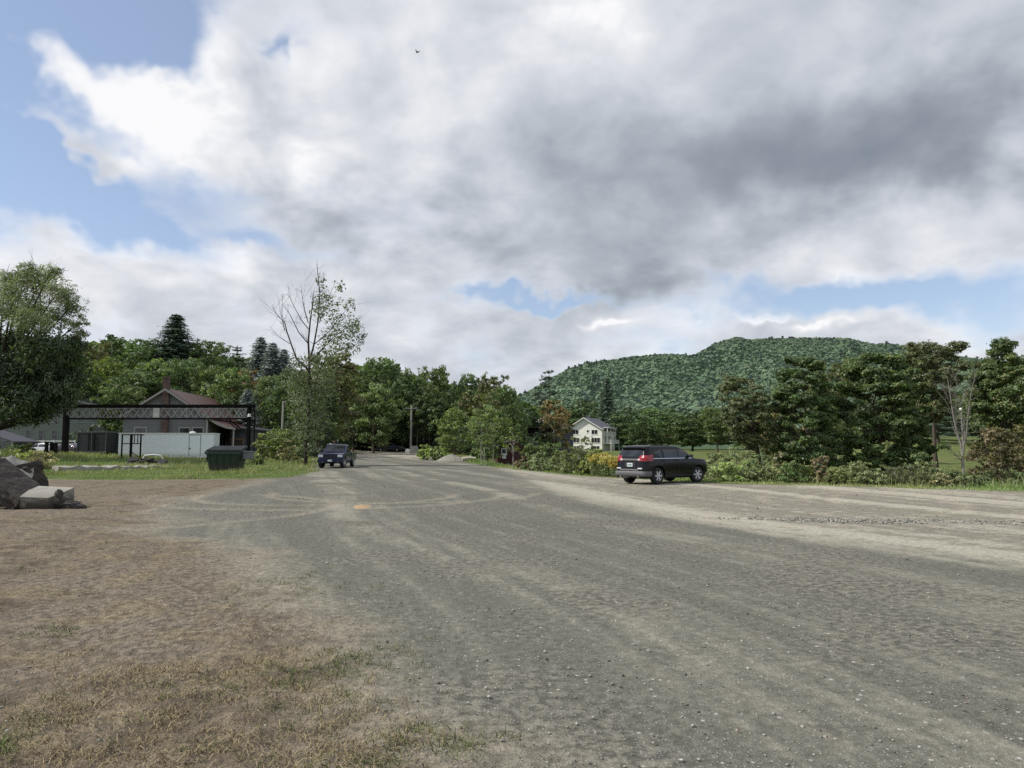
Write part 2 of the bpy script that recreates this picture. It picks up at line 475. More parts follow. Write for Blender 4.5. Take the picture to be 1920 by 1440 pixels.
gm, g, gb = new_mat("gravel_and_dirt")
tc = g.node('ShaderNodeTexCoord').outputs['Object']
zc = g.node('ShaderNodeSeparateColor', {0: g.node('ShaderNodeAttribute', attribute_name='Zone').outputs['Color']})
tk = g.node('ShaderNodeSeparateColor', {0: g.node('ShaderNodeAttribute', attribute_name='Track').outputs['Color']})
n05 = g.noise(tc, 0.35, 5, 0.6); n2 = g.noise(tc, 2.2, 5, 0.62); n9 = g.noise(tc, 11, 4, 0.65); n45 = g.noise(tc, 55, 3, 0.7); n140 = g.noise(tc, 170, 2, 0.6)
vor = g.node('ShaderNodeTexVoronoi', {'Vector': tc, 'Scale': 48.0}); vd = vor.outputs['Distance']; vcol = g.node('ShaderNodeSeparateColor', {0: vor.outputs['Color']}).outputs[0]
vor2 = g.node('ShaderNodeTexVoronoi', {'Vector': tc, 'Scale': 19.0}); v2d = vor2.outputs['Distance']; v2c = g.node('ShaderNodeSeparateColor', {0: vor2.outputs['Color']}).outputs[0]
# grey green gravel
rotv = g.node('ShaderNodeMapping', {'Vector': tc}); rotv.inputs['Rotation'].default_value = (0, 0, R(-15)); 
sclv = g.node('ShaderNodeMapping', {'Vector': rotv.outputs[0]}); sclv.inputs['Scale'].default_value = (1.0, 0.07, 1.0)
nst = g.noise(sclv.outputs[0], 5.0, 5, 0.65); nst2 = g.noise(sclv.outputs[0], 1.1, 3, 0.5)
st = g.m('ADD', g.m('MULTIPLY', tk.outputs[0], .6), g.m('MULTIPLY', g.m('SUBTRACT', n2, 0.5), 0.22))
st = g.m('ADD', st, g.m('MULTIPLY', nst, .22)); st = g.m('ADD', st, g.m('MULTIPLY', nst2, .18))
gr = g.mix(g.ss(st, 0.42, 0.68), (0.130, 0.128, 0.103), (0.285, 0.266, 0.208))
gr = g.mix(g.ss(n05, 0.45, 0.62), gr, g.mix(g.ss(n9, .4, .6), (0.112, 0.108, 0.088), (0.190, 0.175, 0.140)))
# stones of the gravel
chip = g.m('MULTIPLY', g.ss(vd, 0.42, 0.22), g.ss(vcol, 0.62, 0.70))
gr = g.mix(g.m('MULTIPLY', chip, 0.75), gr, g.mix(vcol, (0.08, 0.085, 0.08), (0.44, 0.42, 0.37)))
chip2 = g.m('MULTIPLY', g.ss(v2d, 0.30, 0.2), g.ss(v2c, 0.93, 0.95))
gr = g.mix(chip2, gr, (0.40, 0.38, 0.34))
# brown dirt with dead grass in it
dt = g.mix(g.ss(n2, 0.38, 0.62), (0.128, 0.101, 0.071), (0.224, 0.183, 0.129))
dt = g.mix(g.ss(n05, 0.42, 0.60), dt, g.mix(g.ss(n9, .35, .65), (0.154, 0.127, 0.095), (0.240, 0.203, 0.152)))
thatch = g.m('MULTIPLY', g.ss(g.noise(tc, 1.1, 6, 0.65), 0.48, 0.62), g.ss(n45, 0.42, 0.60))
dt = g.mix(g.m('MULTIPLY', thatch, 0.7), dt, (0.265, 0.205, 0.105))
dt = g.mix(g.m('MULTIPLY', chip, 0.25), dt, (0.30, 0.26, 0.20))
# pale sand of the parking strip
sn = g.mix(g.ss(g.m('ADD', tk.outputs[0], g.m('MULTIPLY', g.m('SUBTRACT', n2, .5), .8)), 0.35, 0.62), (0.222, 0.203, 0.158), (0.39, 0.362, 0.284))
sn = g.mix(g.m('MULTIPLY', chip, 0.5), sn, (0.38, 0.35, 0.29))
# grass soil
gs = g.mix(g.ss(n2, 0.3, 0.7), (0.075, 0.105, 0.030), (0.135, 0.165, 0.045))
gs = g.mix(g.ss(n05, 0.5, 0.64), gs, (0.170, 0.165, 0.065))
base = gr
pale = g.m('MULTIPLY', g.m('MULTIPLY', zc.outputs[1], g.m('SUBTRACT', 1.0, zc.outputs[1])), 3.2, clamp=True)
base = g.mix(zc.outputs[2], base, sn)
base = g.mix(zc.outputs[1], base, dt)
base = g.mix(g.m('MULTIPLY', pale, g.ss(n2, .3, .6, .2, .7)), base, (0.30, 0.268, 0.205))
base = g.mix(g.m('MULTIPLY', tk.outputs[1], 0.42), base, (0.36, 0.315, 0.235))
base = g.mix(g.m('MULTIPLY', tk.outputs[2], 0.8), base, (0.075, 0.072, 0.062))
base = g.mix(zc.outputs[0], base, gs)
fine = g.m('ADD', g.m('MULTIPLY', n45, 0.55), g.m('MULTIPLY', n140, 0.45))
base = g.vm('SCALE', base, sc=g.m('MULTIPLY', g.ss(fine, 0.30, 0.70, 0.72, 1.28), g.ss(n9, 0.28, 0.72, 0.78, 1.22)))
g.set(gb.inputs['Base Color'], base)
gb.inputs['Roughness'].default_value = 0.95
gb.inputs['Specular IOR Level'].default_value = 0.15
hgt = g.m('ADD', g.m('MULTIPLY', n9, 0.8), g.m('MULTIPLY', n45, 0.16))
hgt = g.m('ADD', hgt, g.m('MULTIPLY', chip, 0.16))
hgt = g.m('ADD', hgt, g.m('MULTIPLY', n140, 0.03))
g.set(gb.inputs['Normal'], g.node('ShaderNodeBump', {'Strength': 1.0, 'Distance': g.m('MULTIPLY_ADD', zc.outputs[1], 0.05, 0.03), 'Height': hgt}))
ground = link("ground", me, None, gm); ground['kind'] = 'structure'
# ------------------------------------------------------------------ leaves and bark
def leaf_mat(name, rough=0.55, trans=0.36, bluish=0.0):
    m = bpy.data.materials.new(name); m.use_nodes = True
    n = NT(m.node_tree)
    for q in list(n.n): n.n.remove(q)
    c = n.node('ShaderNodeAttribute', attribute_name='Col').outputs['Color']
    info = n.node('ShaderNodeObjectInfo')
    rnd = info.outputs['Random']
    hsv = n.node('ShaderNodeHueSaturation', {'Hue': n.ss(rnd, 0, 1, 0.496, 0.516), 'Saturation': n.ss(rnd, 0, 1, 1.05, 0.85), 'Value': n.ss(rnd, 0, 1, 1.18, 1.48), 'Fac': 1.0, 'Color': c})
    tc = n.node('ShaderNodeTexCoord').outputs['Object']
    nz = n.noise(tc, 0.9, 3, 0.6)
    cc = n.vm('SCALE', hsv.outputs[0], sc=n.ss(nz, 0.25, 0.75, 0.75, 1.25))
    d = n.node('ShaderNodeBsdfDiffuse', {'Color': cc})
    t = n.node('ShaderNodeBsdfTranslucent', {'Color': n.mix(1.0, cc, (1.0, 1.15, 0.5), 'MULTIPLY')})
    gl = n.node('ShaderNodeBsdfGlossy', {'Color': (1, 1, 1, 1), 'Roughness': rough})
    a = n.node('ShaderNodeMixShader', {0: trans, 1: d.outputs[0], 2: t.outputs[0]})
    b = n.node('ShaderNodeMixShader', {0: 0.035, 1: a.outputs[0], 2: gl.outputs[0]})
    n.node('ShaderNodeOutputMaterial', {0: b.outputs[0]})
    return m
LEAF = leaf_mat("foliage")
NEEDLE = leaf_mat("needles", trans=0.10)
BARK = paint("bark", (0.115, 0.095, 0.075), 0.95, var=0.35, scale=3.0, bump=0.02, bscale=14, spec=0.1)
BARK_PALE = paint("bark_pale", (0.33, 0.30, 0.26), 0.95, var=0.35, scale=3.0, bump=0.02, bscale=14, spec=0.1)
BARK_DARK = paint("bark_dark", (0.055, 0.045, 0.038), 0.95, var=0.35, scale=3.0, bump=0.02, bscale=14, spec=0.1)

def unit(v): return v / np.maximum(np.linalg.norm(v, axis=-1, keepdims=True), 1e-9)

def leaf_quads(C, N, T_, L, Wd, fold=0.15):
    """diamond leaves: centre, normal, long axis, half length, half width"""
    T_ = unit(T_ - N * np.sum(T_ * N, -1, keepdims=True))
    B = np.cross(N, T_)
    L = np.asarray(L)[:, None] if np.ndim(L) else L
    Wd = np.asarray(Wd)[:, None] if np.ndim(Wd) else Wd
    v = np.stack([C - T_ * L, C + B * Wd + N * Wd * fold, C + T_ * L, C - B * Wd + N * Wd * fold], 1)
    n = len(C)
    f = np.arange(n * 4).reshape(n, 4)
    return v.reshape(-1, 3), f

def rand_dir(rng, n):
    return unit(rng.normal(size=(n, 3)))

def crown_from_clumps(rng, cl, leaves, L, col, up=0.45, droop=0.0, aspect=0.55, jit=0.22, flat=0.62, hang=0.0, col2=None, p2=0.0, loose=False):
    """cl: list of (centre, radius). Leaves fill each clump, denser near its outside."""
    Cs = []; Ns = []; Ls = []; cols = []; Ts = []
    tot = sum(r ** 2 for _, r in cl)
    zs = [c[2] for c, _ in cl]; z0, z1 = min(zs), max(zs)
    for c, r in cl:
        n = max(6, int(leaves * r ** 2 / tot))
        # each clump is itself made of a few sprays
        ns = max(3, n // (3 if loose else 22))
        sd_ = rand_dir(rng, ns); sr = (rng.random(ns) ** 0.45)[:, None]
        sc_ = sd_ * sr * np.array([1, 1, flat]) * r
        k = rng.integers(0, ns, n)
        off = rng.normal(size=(n, 3)) * np.array([1, 1, 0.6]) * r * 0.17
        p = sc_[k] + off
        if droop: p[:, 2] -= rng.random(n) ** 1.5 * droop * r
        d = unit(p / np.array([1, 1, flat]))
        N = unit(d * 0.75 + rng.normal(size=(n, 3)) * 0.55 + np.array([0, 0, up]))
        t = rand_dir(rng, n)
        if hang: t = unit(t * (1 - hang) + np.array([0, 0, -1]) * hang)
        base = np.array(col)
        sel = rng.random(ns) < p2
        spc = np.where(sel[:, None], np.array(col2 if col2 is not None else col)[None], base[None])
        spc = spc * (1 + (rng.random((ns, 1)) - 0.5) * 0.5)
        cc = spc[k] * (1 + (rng.random((n, 1)) - 0.5) * 2 * jit) * (0.92 + (rng.random() - .5) * 0.25)
        Cs.append(p + np.array(c)); Ns.append(N); Ts.append(t); cols.append(cc)
        Ls.append(L * (0.65 + 0.7 * rng.random(n)))
    C = np.vstack(Cs); N = np.vstack(Ns); t = np.vstack(Ts); l = np.concatenate(Ls); cc = np.vstack(cols)
    v, f = leaf_quads(C, N, t, l, l * aspect)
    return v, f, np.repeat(cc, 4, 0)

def best_candidates(rng, gen, n, k=7):
    pts = [gen()]
    while len(pts) < n:
        c = [gen() for _ in range(k)]
        P_ = np.array(pts)
        d = [np.min(np.sum((P_ - q) ** 2, 1)) for q in c]
        pts.append(c[int(np.argmax(d))])
    return pts

PROF = {
    'round': lambda h: np.sqrt(max(0.0, 1 - (2 * h - 0.9) ** 2 / 1.25)) if h < 1 else 0.1,
    'oval':  lambda h: (1 - abs(2 * h - 0.8) ** 2.2 / 1.7) if h < 1 else 0.1,
    'dense': lambda h: 0.98 - 0.55 * max(0, h - 0.35) ** 1.3 - 0.25 * max(0, 0.12 - h) * 4 - 0.5 * max(0, h - 0.8) * 1.6,
    'vase':  lambda h: 0.35 + 0.75 * h - 0.62 * max(0, h - 0.62) * 1.7,
    'cone':  lambda h: 1.02 - 0.95 * h,
}

def limb_paths(rng, cl, H, base, tr, straight=0.5, top=0.9, lean=(0, 0), twigs=2):
    """trunk, one limb per clump, twigs inside the clump"""
    mb = MB()
    wob = rng.normal(size=(7, 2)) * 0.018 * H * (1 - straight)
    zt = np.linspace(0, H * top, 7)
    tp = np.array([[wob[i, 0] * min(1, i / 2) + lean[0] * (z / H) ** 1.3, wob[i, 1] * min(1, i / 2) + lean[1] * (z / H) ** 1.3, z] for i, z in enumerate(zt)])
    rad = [tr * 1.45] + [tr * (1 - 0.88 * (i / 6.0) ** 0.9) for i in range(1, 7)]
    tp2 = np.vstack([[tp[0] - [0, 0, 0.25]], tp]); 
    mb.tube(tp2, [tr * 1.7] + rad, 9)
    def trunk_at(z):
        return np.array([np.interp(z, zt, tp[:, 0]), np.interp(z, zt, tp[:, 1]), z]), np.interp(z, zt, rad)
    for c, r in cl:
        c = np.array(c)
        hd = math.hypot(c[0], c[1])
        z0 = max(base * 0.75, min(H * top * 0.95, c[2] - hd * rng.uniform(0.45, 1.0) - r * 0.2))
        p0, r0 = trunk_at(z0)
        lr = max(0.018, min(r0 * 0.62, tr * 0.42 * (hd + 0.5) / (hd + 2.0)))
        mid = p0 * 0.5 + c * 0.5 + np.array([0, 0, -0.10 * hd]) + rng.normal(size=3) * 0.06 * hd
        mb.tube([p0, p0 * .75 + mid * .25 + [0, 0, .01], mid, c * .7 + mid * .3, c], [lr, lr * .85, lr * .62, lr * .42, lr * .25], 5)
        for _ in range(twigs):
            e = c + rand_dir(rng, 1)[0] * np.array([1, 1, .6]) * r * 0.85
            m2 = (mid * .35 + c * .65)
            mb.tube([m2, (m2 + e) / 2 + rng.normal(size=3) * 0.05 * r, e], [lr * .34, lr * .22, 0.012], 4, cap=False)
    return mb

def decid(seed, H, base, Rm, prof='round', n=26, cr=0.3, leaves=9000, L=0.14, col=(0.055, 0.085, 0.022), tr=None, sq=0.55, lean=(0, 0), twigs=2, bark=None, straight=0.5, top=0.85, inner=0.35, **kw):
    rng = np.random.default_rng(seed)
    pf = PROF[prof]; asym = rng.uniform(-0.12, 0.12, 6)
    def gen():
        h = rng.random() ** 0.85
        a = rng.random() * 2 * math.pi
        rr = Rm * pf(h) * (1 + 0.16 * math.sin(2 * a + seed) + 0.10 * math.sin(3 * a + seed * 2 + h * 4)) * (inner + (1 - inner) * rng.random() ** 0.5) * 0.84
        z = base + h * (H - base) * 0.96
        return np.array([rr * math.cos(a) + lean[0] * (z / H) ** 1.3, rr * math.sin(a) + lean[1] * (z / H) ** 1.3, z])
    cs = best_candidates(rng, gen, n)
    cl = [(c, Rm * cr * rng.uniform(0.7, 1.3)) for c in cs]
    v, f, cc = crown_from_clumps(rng, cl, leaves, L, col, **kw)
    tr = tr or H * 0.016
    mb = limb_paths(rng, cl, H, base, tr, straight, top, lean, twigs)
    return mb, (v, f, cc)

def spruce(seed, H, Rm, base=0.8, whorls=34, per=8, col=(0.066, 0.100, 0.060), power=0.7, spray=16, L=0.30, droop=0.25, irregular=0.15, lift=0.0):
    rng = np.random.default_rng(seed)
    mb = MB(); mb.tube([(0, 0, -.2), (0, 0, H * .5), (0, 0, H)], [H * .017, H * .010, 0.02], 7)
    Cs = []; Ns = []; Ts = []; Ls = []; cols = []
    for i in range(whorls):
        u = (i + rng.random() * 0.5) / whorls
        z = base + (H - base) * u
        Lb = Rm * (1 - u) ** power + 0.10
        ph = rng.random() * 6.28
        for k in range(per):
            a = ph + 6.283 * k / per + rng.normal() * 0.2
            lb = Lb * rng.uniform(1 - irregular * 2, 1 + irregular)
            d = np.array([math.cos(a), math.sin(a), 0.0])
            s_ = np.linspace(0.12, 1, max(4, int(spray * (0.35 + 0.65 * lb / Rm))))
            zz = z + lift * lb * s_ - droop * lb * s_ ** 1.4 + 0.10 * lb * s_ ** 4
            pts = d[None] * (s_ * lb)[:, None]; pts[:, 2] = zz
            mb.tube([(0, 0, z), tuple(pts[len(pts) // 2]), tuple(pts[-1])], [0.02 + .012 * lb, .012 + .006 * lb, .006], 4, cap=False)
            side = np.array([-d[1], d[0], 0])
            for sg in (-1, 1):
                n_ = len(s_)
                w = (0.30 * lb * (1 - 0.62 * s_) + 0.08)
                tt = unit(d[None] * 0.75 + sg * side[None] * 0.85 + np.array([0, 0, -0.25]) + rng.normal(size=(n_, 3)) * .2)
                c = pts + tt * (w * 0.5)[:, None] + rng.normal(size=(n_, 3)) * 0.03 * lb
                Cs.append(c); Ts.append(tt); Ns.append(unit(np.array([0, 0, 1.0]) + d[None] * .35 + rng.normal(size=(n_, 3)) * 0.45))
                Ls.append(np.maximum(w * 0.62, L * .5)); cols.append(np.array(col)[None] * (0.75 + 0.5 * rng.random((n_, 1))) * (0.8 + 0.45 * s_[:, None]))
    C = np.vstack(Cs); N = np.vstack(Ns); t = np.vstack(Ts); l = np.concatenate(Ls); cc = np.vstack(cols)
    v, f = leaf_quads(C, N, t, l, l * 0.34)
    # a second, smaller layer hanging under the first
    v2, f2 = leaf_quads(C + np.array([0, 0, -.08]) + rng.normal(size=C.shape) * .1, unit(N + rng.normal(size=N.shape) * .7), t, l * .6, l * .26)
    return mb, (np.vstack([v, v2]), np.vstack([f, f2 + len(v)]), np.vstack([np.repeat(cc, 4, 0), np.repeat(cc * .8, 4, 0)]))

def make_tree(name, label, cat, built, loc, rz=0.0, scale=None, group=None, bark=None, leaf=None):
    mb, (v, f, cc) = built
    t = thing(name, label, cat, loc, rz, group)
    if scale is not None: t.scale = scale
    tk_ = mb.build('trunk', bark or BARK, t, smooth=True, angle=60)
    me = mesh_np('crown', v, f, cc)
    link('crown', me, t, leaf or LEAF)
    return t

# prototypes are built once, at a height of about 12 m; copies share their meshes
GREEN_D = (0.080, 0.122, 0.042); GREEN_M = (0.112, 0.160, 0.048); GREEN_L = (0.180, 0.225, 0.060)
OLIVE = (0.150, 0.172, 0.064); RUST = (0.27, 0.165, 0.065); GREY_G = (0.115, 0.135, 0.070); BROWN_G = (0.165, 0.152, 0.072)
PROTO = {}
def proto(key):
    """(kind name, H, R) and its builder"""
    return {
        'round_a': lambda: decid(21, 12, 2.2, 4.6, 'round', 40, .30, 9500, .20, GREEN_M, sq=.5),
        'round_b': lambda: decid(22, 12, 2.0, 4.2, 'oval', 40, .31, 9500, .20, GREEN_D),
        'round_c': lambda: decid(23, 12, 2.6, 4.8, 'vase', 40, .28, 9000, .20, GREEN_M, col2=OLIVE, p2=.3),
        'oval_a':  lambda: decid(24, 12, 1.8, 3.4, 'oval', 36, .34, 9000, .19, GREEN_D, col2=GREEN_M, p2=.4),
        'light_a': lambda: decid(25, 12, 1.8, 4.2, 'round', 36, .32, 9000, .20, GREEN_L, col2=GREEN_M, p2=.3),
        'olive_a': lambda: decid(26, 12, 2.0, 4.0, 'vase', 34, .30, 7500, .19, OLIVE, col2=BROWN_G, p2=.4),
        'rust_a':  lambda: decid(27, 12, 1.8, 4.2, 'round', 34, .30, 8000, .20, RUST, col2=OLIVE, p2=.45),
        'tall_a':  lambda: decid(28, 12, 5.0, 2.6, 'oval', 24, .36, 6500, .18, GREEN_D, col2=GREEN_M, p2=.3, tr=.10, straight=.85),
        'spruce_a': lambda: spruce(31, 12, 2.5, .5, 46, 9, spray=15),
        'spruce_b': lambda: spruce(32, 12, 2.1, .5, 50, 9, col=(.20, .235, .22), spray=13, lift=.1, droop=.15, irregular=.22),
        'pine_a':  lambda: spruce(33, 12, 2.6, 2.5, 15, 6, col=(.075, .108, .062), power=.7, spray=18, droop=-.02, irregular=.33, lift=.05),
        'pine_b':  lambda: decid(34, 12, 1.6, 3.0, 'cone', 36, .30, 8000, .17, (.068, .100, .058), aspect=.3, flat=.4, straight=.95, top=.97, inner=.55),
        'bush_a':  lambda: decid(35, 3, .15, 1.7, 'dense', 30, .34, 5200, .085, GREEN_M, col2=OLIVE, p2=.35, tr=.05),
        'bush_b':  lambda: decid(36, 3, .1, 2.0, 'round', 34, .30, 5200, .080, (.050, .070, .026), tr=.05),
        'bush_c':  lambda: decid(37, 3, .1, 1.8, 'vase', 34, .30, 5200, .085, GREEN_L, col2=OLIVE, p2=.3, tr=.045),
    }[key]()
KINDH = {'bush_a': (3, 1.7), 'bush_b': (3, 2.0), 'bush_c': (3, 1.8), 'round_a': (12, 4.6), 'round_b': (12, 4.2), 'round_c': (12, 4.8), 'oval_a': (12, 3.4), 'light_a': (12, 4.2), 'olive_a': (12, 4.0), 'rust_a': (12, 4.2), 'tall_a': (12, 2.6), 'spruce_a': (12, 2.5), 'spruce_b': (12, 2.1), 'pine_a': (12, 2.6), 'pine_b': (12, 3.0)}
_trng = np.random.default_rng(77)
def plant(key, px, top, w, Y, name, label, cat, group=None, sink=0.0):
    """put a copy of a kind where the photo shows it: centre column, top row, width in photo pixels, distance"""
    p = GP(px, Y); p.z -= sink
    Ht = at(px, top, Y).z - p.z
    H0, R0 = KINDH[key]
    w = w * (1.45 if key.startswith('spruce') else 1.22)
    sx = (w / FPX * Y / 2) / R0; sz = Ht / H0
    rz = _trng.random() * 6.28
    leaf = NEEDLE if key.startswith(('spruce', 'pine')) else LEAF
    if key not in PROTO:
        t = make_tree(name, label, cat, proto(key), p, rz, (sx, sx, sz), group, leaf=leaf)
        PROTO[key] = t
        return t
    t = dup(PROTO[key], p, rz, label, None, (sx, sx, sz))
    t.name = name; t['category'] = cat
    if group: t['group'] = group
    elif 'group' in t: del t['group']
    return t

